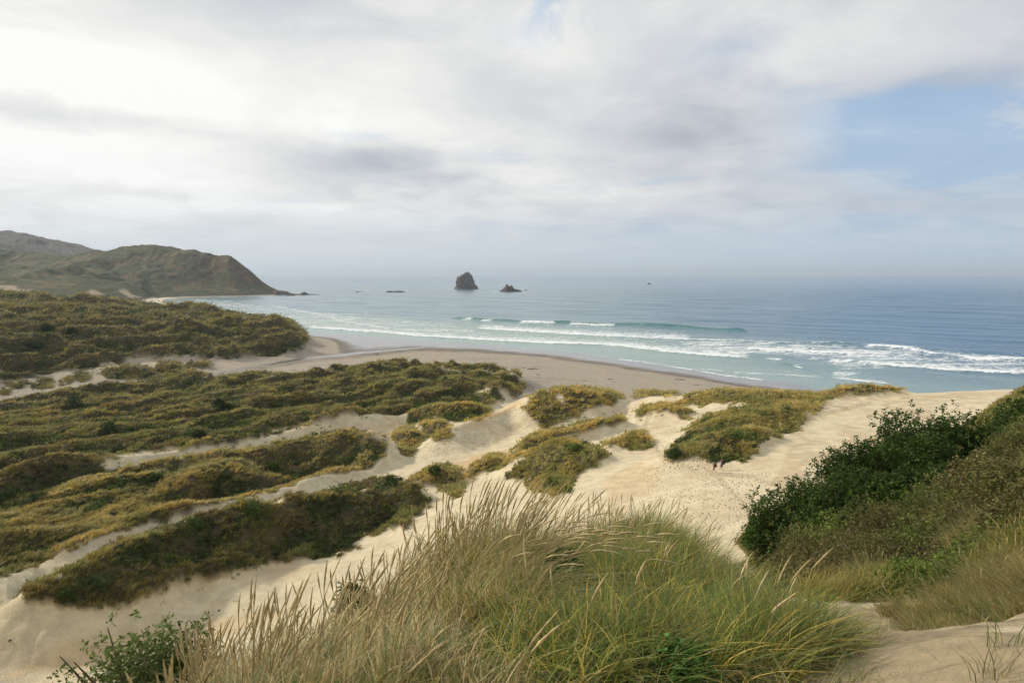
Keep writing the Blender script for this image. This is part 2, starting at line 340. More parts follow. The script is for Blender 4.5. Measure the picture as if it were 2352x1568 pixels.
def simple(name, col, rough=.7, nz=.25, sc=6.):
    m, t, b = newmat(name)
    g = t.n('ShaderNodeNewGeometry')
    f = t.noise(g.outputs['Position'], sc, 5)
    f = t.ramp(f, .3, .7, 1-nz, 1+nz)
    c = t.n('ShaderNodeVectorMath', operation='SCALE'); c.inputs[0].default_value = col; t.link(f, c.inputs['Scale'])
    t.link(c.outputs[0], b.inputs['Base Color']); b.inputs['Roughness'].default_value = rough
    return m
def attrmat(name, rough=.6, trans=.25, spec=.3, nz=.2, sc=3.):
    """plants: colour of each blade or leaf is stored with the mesh; light also passes through"""
    m, t, b = newmat(name)
    a = t.n('ShaderNodeAttribute', attribute_name='col')
    g = t.n('ShaderNodeNewGeometry')
    f = t.ramp(t.noise(g.outputs['Position'], sc, 3), .3, .7, 1-nz, 1+nz)
    c = t.n('ShaderNodeVectorMath', operation='SCALE'); t.link(a.outputs['Vector'], c.inputs[0]); t.link(f, c.inputs['Scale'])
    t.link(c.outputs[0], b.inputs['Base Color']); b.inputs['Roughness'].default_value = rough
    b.inputs['Specular IOR Level'].default_value = spec
    tr = t.n('ShaderNodeBsdfTranslucent'); t.link(c.outputs[0], tr.inputs['Color'])
    mx = t.n('ShaderNodeMixShader'); mx.inputs[0].default_value = trans
    t.link(b.outputs[0], mx.inputs[1]); t.link(tr.outputs[0], mx.inputs[2])
    t.link(mx.outputs[0], m.node_tree.nodes['Material Output'].inputs['Surface'])
    return m

def mkmesh(name, verts, faces, mat=None, col=None, smooth=False, attrs=None):
    """verts (n,3); faces list of index arrays (m,3) or (m,4)"""
    me = bpy.data.meshes.new(name)
    verts = np.ascontiguousarray(verts, np.float32)
    if not isinstance(faces, (list, tuple)): faces = [faces]
    faces = [np.asarray(f, np.int32) for f in faces if len(f)]
    me.vertices.add(len(verts)); me.vertices.foreach_set('co', verts.ravel())
    idx = np.concatenate([f.ravel() for f in faces]); cnt = np.concatenate([np.full(len(f), f.shape[1], np.int32) for f in faces])
    st = np.concatenate([[0], np.cumsum(cnt)[:-1]]).astype(np.int32)
    me.loops.add(len(idx)); me.loops.foreach_set('vertex_index', idx)
    me.polygons.add(len(cnt)); me.polygons.foreach_set('loop_start', st); me.polygons.foreach_set('loop_total', cnt)
    if smooth: me.polygons.foreach_set('use_smooth', np.ones(len(cnt), bool))
    me.update(calc_edges=True)
    if col is not None:
        a = me.attributes.new('col', 'FLOAT_COLOR', 'POINT')
        c = np.ones((len(verts), 4), np.float32); c[:,:3] = col
        a.data.foreach_set('color', c.ravel())
    for k, v in (attrs or {}).items():
        a = me.attributes.new(k, 'FLOAT', 'POINT'); a.data.foreach_set('value', np.ascontiguousarray(v, np.float32).ravel())
    if mat: me.materials.append(mat)
    return me
def link(name, me, parent=None, loc=None):
    o = bpy.data.objects.new(name, me); COL.objects.link(o)
    if parent: o.parent = parent
    if loc is not None: o.location = loc
    return o
def tag(o, label=None, cat=None, group=None, kind=None):
    if label: o['label'] = label
    if cat: o['category'] = cat
    if group: o['group'] = group
    if kind: o['kind'] = kind
    return o
def empty(name, loc, label, cat, group=None):
    o = bpy.data.objects.new(name, None); COL.objects.link(o); o.location = loc
    o.empty_display_size = .2
    return tag(o, label, cat, group)

# ------------------------------------------------------------------ ground colours (surface colour with some shade painted in)
lum = lambda a: a[..., None]
def mixc(c, f, d): return c*(1-lum(f)) + np.array(d)*lum(f)
sand = np.zeros(X.shape+(3,)) + np.array([.57,.49,.33])
n1 = fbm(Xr/7, Yr/26, 101, 4); n2 = fbm(X/30, Y/30, 103, 3)
sand = mixc(sand, sst(.15,.5,n1)*.45, [.46,.345,.20])
sand = mixc(sand, sst(.1,.5,n2)*.35, [.47,.40,.30])
for poly, w in (([(985,1085),(1060,1055),(1150,1030),(1190,1035),(1130,1075),(1060,1110),(1010,1125)],.7),([(1380,1110),(1460,1060),(1530,1075),(1500,1130),(1400,1150)],.35),([(1085,965),(1180,925),(1215,925),(1100,975),(1040,985)],.6),([(600,985),(930,965),(960,975),(880,1000)],.3),([(150,1470),(500,1420),(700,1390),(400,1500),(0,1560)],.35)):
    sand = mixc(sand, blur(inpoly(poly, U+12*fbm(X/6,Y/6,99,3), V+8*fbm(X/5,Y/5,98,3)).astype(float)*(Y>55)*(Y<240), 6)*w, [.52,.345,.165])
pl_ = inpoly([(1850,900),(2100,905),(2300,893),(2200,960),(2050,985),(1950,1080),(1700,1200),(1800,1060)], U, V)*(Y>55)*(Y<190)
sand = mixc(sand, blur(pl_.astype(float),8)*sst(.62,.8,rid(X/6+fbm(X/9,Y/9,95,3),Y/14+.8*fbm(X/7,Y/7,96,3),97,2))*.55, [.40,.30,.185])
# paler greyer beach, damp near the water
bf = sst(205, 250, Y)*(1-sst(5.,9.,Zg))
sand = mixc(sand, bf, [.33,.285,.225])
edge = Zg + .12*fbm(X/18, Y/10, 107, 3)
sand = mixc(sand, bf*(1-sst(.85,1.0,edge)), [.17,.148,.125])
sand = mixc(sand, bf*sst(.05,.3,fbm(X/40,Y/9,109,3))*sst(1.1,1.6,Zg)*.4, [.25,.215,.17])
lf = sst(-50,-95,X)*sst(60,110,Y)*(1-bf)
sand = mixc(sand, lf*.5, [.45,.39,.28])  # sand of the left dunes greyed in colour to look shaded
wet = (bf*(1-sst(.5,.82,edge)))
wj = fbm(X/12, Y/12, 111, 3)*3
def wpoly(poly, soft=2):
    j0 = np.searchsorted(rows, 206); j1 = np.searchsorted(rows, 700)
    m = np.zeros(X.shape); m[j0:j1] = inpoly(poly, (U+wj*2)[j0:j1], (V+wj*.4)[j0:j1]); return blur(m, soft)
damp = wpoly([(-200,965),(-200,945),(0,922),(150,902),(330,877),(480,861),(600,838),(690,820),(850,804),(985,793),(1010,796),(900,812),(800,824),(700,832),(600,850),(480,868),(380,880),(330,884),(150,912),(0,932)], 4)
strm = np.maximum(wpoly([(585,842),(640,830),(690,822),(740,816),(830,807),(870,804),(990,794.5),(985,798.5),(880,808),(800,817),(730,823),(690,827),(630,838)]), wpoly([(-200,950),(0,926),(100,921),(100,925),(0,931),(-200,957)]))
strm = np.maximum(strm, wpoly([(390,877),(440,866),(520,852),(600,839),(600,842),(520,857),(450,870),(400,880)])*.8)
sand = mixc(sand, np.clip(damp,0,1)*(.4+.5*sst(-.2,.3,fbm(X/15,Y/15,113,3))), [.185,.155,.12])
wet = np.maximum(wet, strm)
sand = mixc(sand, np.clip(strm,0,1), [.13,.115,.095])
# underlay of plants, painted dark so the gaps between them look shaded
vn = fbm(X/4, Y/4, 121, 4)
under = np.zeros(sand.shape) + np.array([.075,.062,.030])
under = mixc(under, sst(0,.4,vn), [.045,.055,.020]); under = mixc(under, sst(.1,.5,-vn), [.13,.095,.05])
vv = np.clip(vegs*1.6-.35, 0, 1)
gcol = sand*(1-lum(vv)) + under*lum(vv)
# knoll turf litter
kn = (Y < 12)*(fbm(X/1.2, Y/1.2, 131, 4)+.25 > 0)*1.
kn = blur(kn, 3)*(1-sst(4.5,6.5,X*1.0 - (Y-3)*.25))
gcol = mixc(gcol, kn*.75, [.20,.15,.085])
# slope
dzy = np.gradient(Zg, axis=0)/np.maximum(np.gradient(Y, axis=0),1e-6)
dzx = np.gradient(Zg, axis=1)/np.maximum(np.gradient(X, axis=1),1e-6)
slope = np.hypot(dzx, dzy)
# bare brown slope under the knoll edge
hn = fbm(X/60, Y/80, 141, 5); hn2 = fbm(X/11, Y/16, 143, 4)
hc = np.zeros(sand.shape) + np.array([.060,.070,.020])
hc = mixc(hc, sst(-.05,.25,hn), [.135,.105,.045]); hc = mixc(hc, sst(.0,.4,-hn2), [.032,.042,.016]); hc = mixc(hc, sst(.12,.4,hn2)*.8, [.17,.14,.065])
cl = sst(.42,.75,slope+.3*hn2)*sst(1300,1450,Y)*sst(-.56,-.46,X/Y)
hc = mixc(hc, cl*.85, [.080,.052,.030]); hc = mixc(hc, cl*sst(.15,.35,hn2), [.17,.10,.065])
ru, rv = U, V
red = inpoly([(510,607),(545,600),(572,612),(580,635),(555,640),(530,625)], U, V)&(Y>1400)
hc = mixc(hc, blur(red.astype(float),3)*.35*sst(-.2,.2,hn2), [.18,.10,.06])
hc = mixc(hc, (1-sst(2,9,Zg))*sst(1350,1450,Y), [.045,.038,.032])
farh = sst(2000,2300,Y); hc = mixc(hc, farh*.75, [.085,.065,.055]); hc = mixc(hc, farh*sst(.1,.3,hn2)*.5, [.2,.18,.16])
hm = sst(780, 900, Y)*sst(1.6,3.2,Zg+.0*X)
csand = inpoly([(325,690),(350,684),(440,684),(455,690),(400,708),(345,706)], U+wj, V)&(Y>1000)
dsand = (inpoly([(0,655),(30,655),(55,664),(80,664),(60,670),(0,666)], U, V)|inpoly([(195,668),(215,665),(240,676),(215,678)],U,V)|inpoly([(270,668),(285,662),(305,676),(330,684),(300,684)],U,V))&(Y>800)
sf = blur(csand.astype(float),2); df = blur((dsand&(hn2>-.12)).astype(float),2)
hc = hc*.82; gcol = gcol*(1-lum(hm)) + hc*lum(hm)
gcol = mixc(gcol, sf, [.70,.62,.48]); gcol = mixc(gcol, df*.8, [.40,.32,.22])
foot = np.zeros(X.shape)
for poly, w in (([(1030,990),(1100,960),(1190,930),(1230,975),(1240,1000),(1130,1065),(1010,1080),(960,1060)],1.),([(1490,1160),(1480,1090),(1520,1000),(1440,920),(1560,900),(1620,1070),(1800,1080),(1760,1200),(1650,1235)],1.),([(980,1130),(1100,1090),(1200,1130),(1100,1160)],.8)):
    foot = np.maximum(foot, w*inpoly(poly, U+ju, V+jv)*(Y>55)*(Y<240))
trl = np.zeros(X.shape)
for pts in ([(1620,1075),(1660,1105),(1700,1150),(1725,1190),(1740,1230)],[(1640,1087),(1720,1095),(1800,1120)],[(1560,905),(1500,940),(1480,980),(1520,1050),(1600,1080)],[(1600,985),(1850,960),(2000,925)]):
    for (u1,v1),(u2,v2) in zip(pts[:-1],pts[1:]):
        dx_,dy_ = u2-u1,v2-v1; s_ = np.clip(((U-u1)*dx_+(V-v1)*dy_)/(dx_*dx_+dy_*dy_),0,1)
        trl = np.maximum(trl, (1-sst(2.,8.,np.hypot(U-u1-s_*dx_+wj*1.,V-v1-s_*dy_)))*(Y>60)*(Y<190))
foot = foot*(.35+.65*sst(-.15,.35,fbm(X/5,Y/7,151,3)))
foot = np.maximum(foot, trl)
foot = np.maximum(blur(foot,8), .12*sst(60,80,Y)*(1-sst(190,220,Y)))
foot = np.maximum(foot, .9*sst(2.5,4,X)*(1-sst(14,18,Y)))*(1-vegs)

gm, t, b = newmat('ground_material')
a = t.n('ShaderNodeAttribute', attribute_name='col'); wa = t.n('ShaderNodeAttribute', attribute_name='wet'); fa = t.n('ShaderNodeAttribute', attribute_name='foot'); va = t.n('ShaderNodeAttribute', attribute_name='vegm')
pos = t.n('ShaderNodeNewGeometry').outputs['Position']
f1 = t.ramp(t.noise(pos, .5, 8, .65), .3, .7, .86, 1.14)
f2 = t.ramp(t.noise(pos, 9., 5, .7), .3, .7, .92, 1.08)
vf = t.n('ShaderNodeTexVoronoi', feature='F1', i={'Scale': 1.6, 'Randomness': 1.}); 
wv = t.n('ShaderNodeVectorMath', operation='MULTIPLY'); t.link(pos, wv.inputs[0]); wv.inputs[1].default_value = (1.25,.75,.4)
t.link(wv.outputs[0], vf.inputs['Vector'])
tra_ = t.n('ShaderNodeAttribute', attribute_name='trail').outputs['Fac']
dent = t.m('MULTIPLY', t.ramp(vf.outputs['Distance'], .05, .42, 1., 0.), fa.outputs['Fac'])
c = t.n('ShaderNodeVectorMath', operation='SCALE'); t.link(a.outputs['Vector'], c.inputs[0]); t.link(t.m('MULTIPLY', f1, f2), c.inputs['Scale'])
c2 = t.mix(t.m('MULTIPLY', t.ramp(t.noise(pos,.11,6,.6),.52,.68), t.m('MULTIPLY', t.m('SUBTRACT',1.,va.outputs['Fac']), .35)), c.outputs[0], (.44,.31,.17), 'MIX')
c3 = t.mix(t.m('MULTIPLY', dent, .12), c2, (.30,.23,.145))  # dents also darkened in colour, painted shade inside each footprint
c3 = t.mix(t.m('MULTIPLY', tra_, t.ramp(t.noise(pos, 1.8, 6, .7), .38, .6, .1, .75)), c3, (.36,.28,.18))
t.link(c3, b.inputs['Base Color'])
t.link(t.m('SUBTRACT', .95, t.m('MULTIPLY', wa.outputs['Fac'], .80)), b.inputs['Roughness'])
b.inputs['Specular IOR Level'].default_value = .25
t.link(t.m('ADD', .2, t.m('MULTIPLY', wa.outputs['Fac'], .5)), b.inputs['Specular IOR Level'])
dry = t.m('SUBTRACT', 1., wa.outputs['Fac'])
hgt = t.m('ADD', t.m('ADD', t.m('MULTIPLY', t.noise(pos, 1.3, 9, .66), .18), t.m('MULTIPLY', t.noise(pos, 9., 5, .7), .022)), t.m('MULTIPLY', dent, -.28))
wvt = t.n('ShaderNodeTexWave', wave_type='BANDS', bands_direction='DIAGONAL', i={'Scale': 1.4, 'Distortion': 5., 'Detail': 3., 'Detail Scale': 1.2})
t.link(pos, wvt.inputs['Vector'])
hgt = t.m('ADD', hgt, t.m('MULTIPLY', wvt.outputs['Fac'], .022))
hgt = t.m('ADD', hgt, t.m('MULTIPLY', t.m('MULTIPLY', t.noise(pos, .22, 8, .72), va.outputs['Fac']), 1.6))
bp = t.n('ShaderNodeBump', i={'Strength': .9, 'Distance': 1.}); t.link(t.m('MULTIPLY', hgt, dry), bp.inputs['Height']); t.link(bp.outputs[0], b.inputs['Normal'])

def gridfaces(nr, nc):
    i = (np.arange(nr-1)[:,None]*nc + np.arange(nc-1)[None]).ravel()
    return np.stack([i, i+1, i+1+nc, i+nc], 1)
def gridobj(name, j0, j1):
    s = slice(j0, j1)
    v = np.stack([X[s], Y[s], Zg[s]], -1).reshape(-1,3)
    me = mkmesh(name, v, gridfaces(j1-j0, NA), gm, gcol[s].reshape(-1,3), True, {'wet': np.clip(wet[s],0,1), 'foot': foot[s], 'trail': trl[s], 'vegm': np.clip(np.maximum(vv,hm)[s],0,1)})
    return link(name, me)
jh = int(np.searchsorted(rows, 860))
tag(gridobj('ground', 0, jh+1), 'pale sand of dunes, beach and stream bed running down to the water', 'sand', kind='structure')
tag(gridobj('hills', jh, NR), 'scrub covered headland and hills closing the bay on the left', 'hills', kind='structure')

# ------------------------------------------------------------------ sea
tt = np.concatenate([np.geomspace(.0009,.006,90,endpoint=False), np.linspace(.006,.05,330,endpoint=False), np.linspace(.05,.235,900)])[::-1]
sc_ = np.concatenate([np.linspace(-2.2,-.85,40,endpoint=False), np.linspace(-.85,.85,620), np.linspace(.85,2.2,41)[1:]])
SA, ST = np.meshgrid(sc_, tt); SY = H/ST; SX = SA*SY
gz = bil(Zg, cols, rows, np.clip(SX/(SY+6),-1.5,1.5), np.clip(SY+6, 3, 4100))
gz = np.where(SY > 4000, -20, gz)
depth = np.clip(-gz, 0, 20)
foam = np.zeros(SX.shape); hgtw = np.zeros(SX.shape); teal = np.zeros(SX.shape)
wobx = fbm(SX/25, SY/25, 201, 3)*5 + fbm(SX/7, SY/7, 203, 3)*2.6
def line(pts, h, fr, bk, fo, trail, tl=0., taper=.015):
    w = np.array([atz(u, v, 0) for u, v in pts]); la = w[:,0]/w[:,1]
    m = (SA > la[0]-.02) & (SA < la[-1]+.02)
    yl = np.interp(SA, la, w[:,1]) ; d = SY - yl + wobx*np.clip(trail/30,.25,1)
    end = sst(la[0]-.005, la[0]+taper, SA)*(1-sst(la[-1]-taper, la[-1]+.005, SA))
    pr = np.where(d < 0, np.exp(-(d/fr)**2), np.exp(-(d/bk)**2))
    patch = .75+.5*fbm(SX/30, SY/60, 207, 2)
    hgtw[:] = np.maximum(hgtw, h*pr*end*patch)
    ft = np.where(d < 0, np.exp(-(d/(fr*.8))**2), np.exp(-(d/trail)))*end
    foam[:] = np.maximum(foam, fo*ft)
    teal[:] = np.maximum(teal, tl*pr*end*(.65+.7*np.clip(fbm(SX/14,SY/5,209,3)+.3,0,1)))  # teal base colour on wave faces stands in for light shining through
# long green breaker with white plunging sections
line([(1030,731),(1100,737),(1200,741),(1300,744),(1430,747),(1550,752),(1720,764)], 4.0, 4.5, 11, 0, 10, 1.)
line([(1060,735),(1085,736)], .6, 3, 5, .8, 6, 0, .004)
line([(1105,738),(1130,739)], .6, 3, 5, .8, 6, 0, .004)
line([(1196,743.5),(1278,747)], 3.8, 8, 11, 1.3, 18, 0, .006)
line([(1308,748),(1415,751)], 3.8, 8, 11, 1.3, 18, 0, .006)
line([(1094,754),(1200,761),(1293,767),(1452,776),(1592,781)], 1.1, 3, 9, 1.15, 44, 0)
line([(600,700),(800,742),(900,756),(1000,762),(1050,757)], .5, 3, 9, .75, 30, 0)
line([(700,752),(850,762),(976,773),(1135,782),(1293,790),(1405,793),(1516,806),(1600,814),(1725,824)], .9, 2.5, 7, 1.1, 36, 0)
line([(480,697),(640,716),(760,722),(860,722)], .6, 4, 10, .7, 22, 0)
line([(700,729),(820,731),(960,736)], .5, 4, 10, .6, 20)
line([(560,690),(660,692),(760,700)], .5, 6, 14, .5, 30)
line([(440,692),(500,710),(600,735),(700,757)], .4, 3, 9, .8, 34)
line([(1550,779),(1645,782),(1700,781)], 1.2, 4, 8, .9, 10, .6)
line([(1707,801),(1780,805),(1840,808),(1950,812),(2061,814)], .9, 3, 9, 1.05, 26)
line([(1690,785),(1800,788),(1960,791),(1985,792)], 1.2, 4, 9, .45, 20, .45)
line([(1983,795),(2040,797),(2095,802),(2146,814),(2249,826),(2351,829),(2420,832)], 1.2, 4, 9, 1.05, 16)
line([(1976,834),(2040,839),(2109,845),(2197,852),(2351,859),(2450,863)], .9, 2.5, 7, 1.0, 26)
line([(1550,806),(1640,815),(1720,823)], .6, 3, 7, .8, 20)
line([(1894,828),(1942,832),(1970,830)], .6, 2.5, 6, .95, 14)
line([(1760,824),(1797,826)], .6, 2.5, 6, .9, 6, 0, .004)
line([(1825,842),(1845,845)], .5, 2, 4, .9, 4, .4, .004)
line([(1905,868),(1962,875),(2034,883),(2050,884)], .5, 2, 5, .95, 10)
line([(1600,848),(1700,857),(1800,862),(1905,869)], .25, 1.5, 4, .55, 7)
line([(1380,822),(1480,832),(1560,845),(1660,862),(1760,874)], .15, 1.5, 3, .8, 5)
line([(1720,823),(1820,842),(1900,866)], .35, 2, 4, .0, 3, .4)
line([(980,792),(1150,796),(1300,806),(1400,821)], .1, 1.5, 3, .4, 4)
# broken white water field on the right and pale water at the left
fld = np.zeros(SX.shape); su, sv = proj(SX, SY, np.zeros(SX.shape))
fld = np.where(inpoly([(1560,785),(1700,778),(1980,795),(2150,805),(2400,822),(2500,862),(2350,857),(2200,848),(2050,838),(1960,862),(1900,866),(1930,840),(1800,815),(1640,812),(1560,800)], su, sv)&(SY<900), .62, 0)
fld = np.maximum(fld, np.where(inpoly([(430,686),(520,690),(640,706),(900,735),(1040,745),(1100,760),(1550,790),(1540,806),(1290,788),(900,768),(700,752),(560,722)], su, sv)&(SY<1700), .46, 0))
fld = blur(fld, 12)
foam = np.maximum(foam, fld*(.55+.9*np.clip(fbm(SX/40,SY/16,211,4)+.3,0,1)))
for (u,v,wu) in ((1069,664,36),(1170,669.5,34),(826,669.5,14),(910,669.5,24),(1490,653,8),(700,677,20)):
    q = atz(u, v, 0); rad = wu/F*q[1]
    foam = np.maximum(foam, .75*np.exp(-((np.hypot((SX-q[0])/rad, (SY-q[1])/rad)-.95)/.16)**2))
milky_sheen = 1-sst(0., 5.5, depth)
left = 1-sst(-.1,.55,SA)  # pales the left of the sea, painted reflection of the bright sky
# swell: crests along the line of the long breaker
w0 = np.array(atz(1040,732,0)); w1 = np.array(atz(1700,762,0)); dr = (w1-w0)[:2]; dr /= np.linalg.norm(dr); nx, ny = -dr[1], dr[0]
q = SX*nx + SY*ny; qp = SX*dr[0] + SY*dr[1]
fade = 1-sst(2500, 6000, SY)
ph = 2.2*fbm(SX/120, SY/90, 221, 3)
sw = (np.exp(1.6*np.sin(q/7.3+ph*1.3))-1.3)*.27*(.55+.7*fbm(qp/90,q/50,223,2)+.3)
sw += .30*np.sin(q/3.1+ph*3+qp/60)*(.5+fbm(qp/40,q/30,225,2))
sw += .15*fbm(SX/9, SY/5, 227, 3)*(1-sst(400,1200,SY))
SZ = hgtw + sw*fade*sst(0., 2.5, depth)*(1-.5*np.clip(foam,0,1)) + .12*foam*np.abs(fbm(SX/2.5,SY/2.5,229,2))*2*(SY<900)
wm, t, b = newmat('water_material')
fo = t.n('ShaderNodeAttribute', attribute_name='foam').outputs['Fac']; mk = t.n('ShaderNodeAttribute', attribute_name='milky_sheen').outputs['Fac']; tl = t.n('ShaderNodeAttribute', attribute_name='teal').outputs['Fac']
pos = t.n('ShaderNodeNewGeometry').outputs['Position']
st = t.n('ShaderNodeVectorMath', operation='MULTIPLY'); t.link(pos, st.inputs[0]); st.inputs[1].default_value = (.35,1.,1.)
fn = t.noise(st.outputs[0], .55, 8, .68, .6); fn2 = t.noise(st.outputs[0], .12, 6, .6, .4)
vor = t.n('ShaderNodeTexVoronoi', feature='DISTANCE_TO_EDGE', i={'Scale': .38}); 
wp = t.n('ShaderNodeVectorMath', operation='ADD'); t.link(st.outputs[0], wp.inputs[0])
wq = t.n('ShaderNodeTexNoise', i={'Scale': .5, 'Detail': 4.}); t.link(st.outputs[0], wq.inputs['Vector'])
ws = t.n('ShaderNodeVectorMath', operation='SCALE'); t.link(wq.outputs['Color'], ws.inputs[0]); ws.inputs['Scale'].default_value = 5.; t.link(ws.outputs[0], wp.inputs[1]); t.link(wp.outputs[0], vor.inputs['Vector'])
lace = t.ramp(vor.outputs['Distance'], .0, .22, .34, -.12)
fm = t.ramp(t.m('ADD', t.m('ADD', fo, lace), t.m('ADD', t.m('MULTIPLY', t.m('SUBTRACT', fn, .5), 1.5), t.m('MULTIPLY', t.m('SUBTRACT', fn2, .5), 1.0))), .46, .95)
deep = t.mix(t.ramp(t.noise(pos,.004,4),.35,.65), (.018,.105,.21), (.03,.13,.235))
base = t.mix(mk, deep, (.25,.34,.31)); base = t.mix(tl, base, (.012,.13,.105)); base = t.mix(t.m('MULTIPLY',fm,.95), base, (.80,.82,.82))
t.link(base, b.inputs['Base Color']); t.link(t.m('ADD', .16, t.m('MULTIPLY', fm, .7)), b.inputs['Roughness'])
b.inputs['IOR'].default_value = 1.33
hw = t.m('ADD', t.m('MULTIPLY', t.noise(st.outputs[0], .9, 7, .6), .5), t.m('MULTIPLY', t.noise(st.outputs[0], .16, 5, .6), 1.6))
hw = t.m('ADD', hw, t.m('MULTIPLY', fm, .3))
bp = t.n('ShaderNodeBump', i={'Strength': .55, 'Distance': 1.}); t.link(hw, bp.inputs['Height']); t.link(bp.outputs[0], b.inputs['Normal'])
me = mkmesh('sea', np.stack([SX,SY,SZ],-1).reshape(-1,3), gridfaces(*SX.shape), wm, None, True, {'foam': foam, 'milky_sheen': np.clip(milky_sheen*.85+left*.5*(1-sst(1500,5000,SY)),0,1), 'teal': teal})
tag(link('sea', me), 'blue green sea with lines of white surf rolling towards the beach', 'sea', kind='structure')

# ------------------------------------------------------------------ world, sun
def daz(u, v):
    ax, t_ = ray(u, v); return math.atan2(ax, 1.0), math.atan2(-t_, math.hypot(ax,1))
SUN_AZ = math.radians(-68); SUN_EL = math.radians(28)   # azimuth from +Y, negative is left
wd = bpy.data.worlds.new('World'); SC.world = wd; wd.use_nodes = True
t = NT(wd.node_tree); bg = wd.node_tree.nodes['Background']
sky = t.n('ShaderNodeTexSky', sky_type='NISHITA', sun_disc=False, sun_elevation=SUN_EL, sun_rotation=SUN_AZ, altitude=50., air_density=1., dust_density=1.5)
gen = t.n('ShaderNodeTexCoord').outputs['Generated']
s3 = t.n('ShaderNodeSeparateXYZ'); t.link(gen, s3.inputs[0]); dx, dy, dz = s3.outputs
az = t.m('ARCTAN2', dx, dy); el = t.m('ARCSINE', dz)
zc = t.m('ADD', t.m('MAXIMUM', dz, 0.), .17)
pv = t.n('ShaderNodeCombineXYZ'); t.link(t.m('DIVIDE', dx, zc), pv.inputs[0]); t.link(t.m('DIVIDE', dy, zc), pv.inputs[1])
N1 = t.noise(pv.outputs[0], .8, 8, .55, .5); N2 = t.noise(pv.outputs[0], 2.4, 8, .58, .5)
ofs = t.n('ShaderNodeVectorMath', operation='ADD'); t.link(pv.outputs[0], ofs.inputs[0]); ofs.inputs[1].default_value = (13.1, 4.7, 2.)
N3 = t.noise(ofs.outputs[0], .8, 6, .5, .5)
azw = t.m('ADD', az, t.m('MULTIPLY', t.m('SUBTRACT', N2, .5), .30)); elw = t.m('ADD', el, t.m('MULTIPLY', t.m('SUBTRACT', N3, .5), .12))
def blob(u, v, ru, rv):
    a0, e0 = daz(u, v)
    a = t.m('DIVIDE', t.m('SUBTRACT', azw, a0), ru/F); e = t.m('DIVIDE', t.m('SUBTRACT', elw, e0), rv/F)
    return t.m('EXPONENT', t.m('MULTIPLY', t.m('ADD', t.m('MULTIPLY', a, a), t.m('MULTIPLY', e, e)), -1.))
def sumb(L):
    s = None
    for u, v, ru, rv, w in L:
        x = t.m('MULTIPLY', blob(u, v, ru, rv), w); s = x if s is None else t.m('ADD', s, x)
    return s
bri = sumb([(260,210,330,110,.30),(60,360,260,60,.20),(480,480,360,50,.14),(900,300,230,120,.10),(1280,120,150,90,.08),(1280,350,160,50,.08),(1850,90,300,120,.06),(2050,120,260,100,.05),(150,90,250,80,.08),(1500,420,300,35,.05),
 (820,392,190,42,-.22),(100,285,190,34,-.17),(440,318,160,28,-.12),(280,450,130,18,-.12),(1380,240,330,70,-.06),(1530,345,230,45,-.09),(560,30,230,60,-.12),(1650,180,160,80,-.05),(2250,180,220,60,-.12),(1950,400,260,40,-.08),(300,540,400,28,-.07),(2200,480,320,60,-.10)])
blu = sumb([(1268,15,28,60,.9),(1200,75,60,25,.3),(1960,245,120,40,.6),(2060,300,150,55,.8),(2230,260,220,80,.6),(2250,375,260,50,.8),(1850,200,80,20,.3),(2340,240,80,80,.3),(1180,365,60,12,.4),(820,320,40,14,.25),(1900,520,440,30,.6),(1250,515,260,10,.30),(640,462,70,10,.25),(1450,412,160,10,.25),(1650,110,130,50,.25),(2100,395,260,25,.3)])
lefty = t.ramp(az, -1.1, .9, 1., 0.)
val = t.m('ADD', t.m('ADD', .635, t.m('MULTIPLY', lefty, .19)), bri)
val = t.m('ADD', val, t.m('MULTIPLY', t.m('SUBTRACT', N1, .5), .38)); val = t.m('ADD', val, t.m('MULTIPLY', t.m('SUBTRACT', N2, .5), .42))
N4 = t.noise(ofs.outputs[0], 3.2, 7, .58, .5)
val = t.m('ADD', val, t.m('MULTIPLY', t.m('MULTIPLY', t.m('SUBTRACT', N4, .5), .20), t.ramp(el, .5, .08)))
val = t.m('MINIMUM', t.m('MAXIMUM', val, .34), .95)
cc = t.n('ShaderNodeMix', data_type='RGBA')
warm = t.ramp(val, .45, .85)
tint = t.mix(warm, (.925,.985,1.085), (1.0,.998,.975))
cl_ = t.n('ShaderNodeVectorMath', operation='SCALE'); t.link(tint, cl_.inputs[0]); t.link(val, cl_.inputs['Scale'])
# horizon veil
hz_ = t.ramp(el, .0, .13, .85, 0.)
hcol = t.mix(t.ramp(az,-.75,.75), (.66,.70,.715), (.46,.58,.71))
cl2 = t.mix(hz_, cl_.outputs[0], hcol)
skb = t.n('ShaderNodeVectorMath', operation='SCALE'); t.link(sky.outputs[0], skb.inputs[0]); skb.inputs['Scale'].default_value = .10
skc = t.mix(.6, skb.outputs[0], (.33,.56,.88))
bf_ = t.m('MULTIPLY', blu, t.ramp(t.m('ADD', N2, t.m('MULTIPLY', N3,.5)), .55, .85, 1.25, .45)); bf_ = t.m('MINIMUM', t.m('MAXIMUM', bf_, 0.), .70)
bf_ = t.m('MULTIPLY', bf_, t.ramp(el, .015, .08))
out = t.mix(bf_, cl2, skc)
o10 = t.n('ShaderNodeVectorMath', operation='SCALE'); t.link(out, o10.inputs[0]); o10.inputs['Scale'].default_value = 10.
t.link(o10.outputs[0], bg.inputs['Color']); bg.inputs['Strength'].default_value = .10
sl = bpy.data.lights.new('sun', 'SUN'); sl.energy = 3.5; sl.angle = math.radians(2.0); sl.color = (1.,.91,.77)
so = bpy.data.objects.new('sun', sl); COL.objects.link(so)
sd = Vector((math.sin(SUN_AZ)*math.cos(SUN_EL), math.cos(SUN_AZ)*math.cos(SUN_EL), math.sin(SUN_EL)))
so.rotation_euler = sd.to_track_quat('Z','Y').to_euler(); so.location = (-20,-10,80)
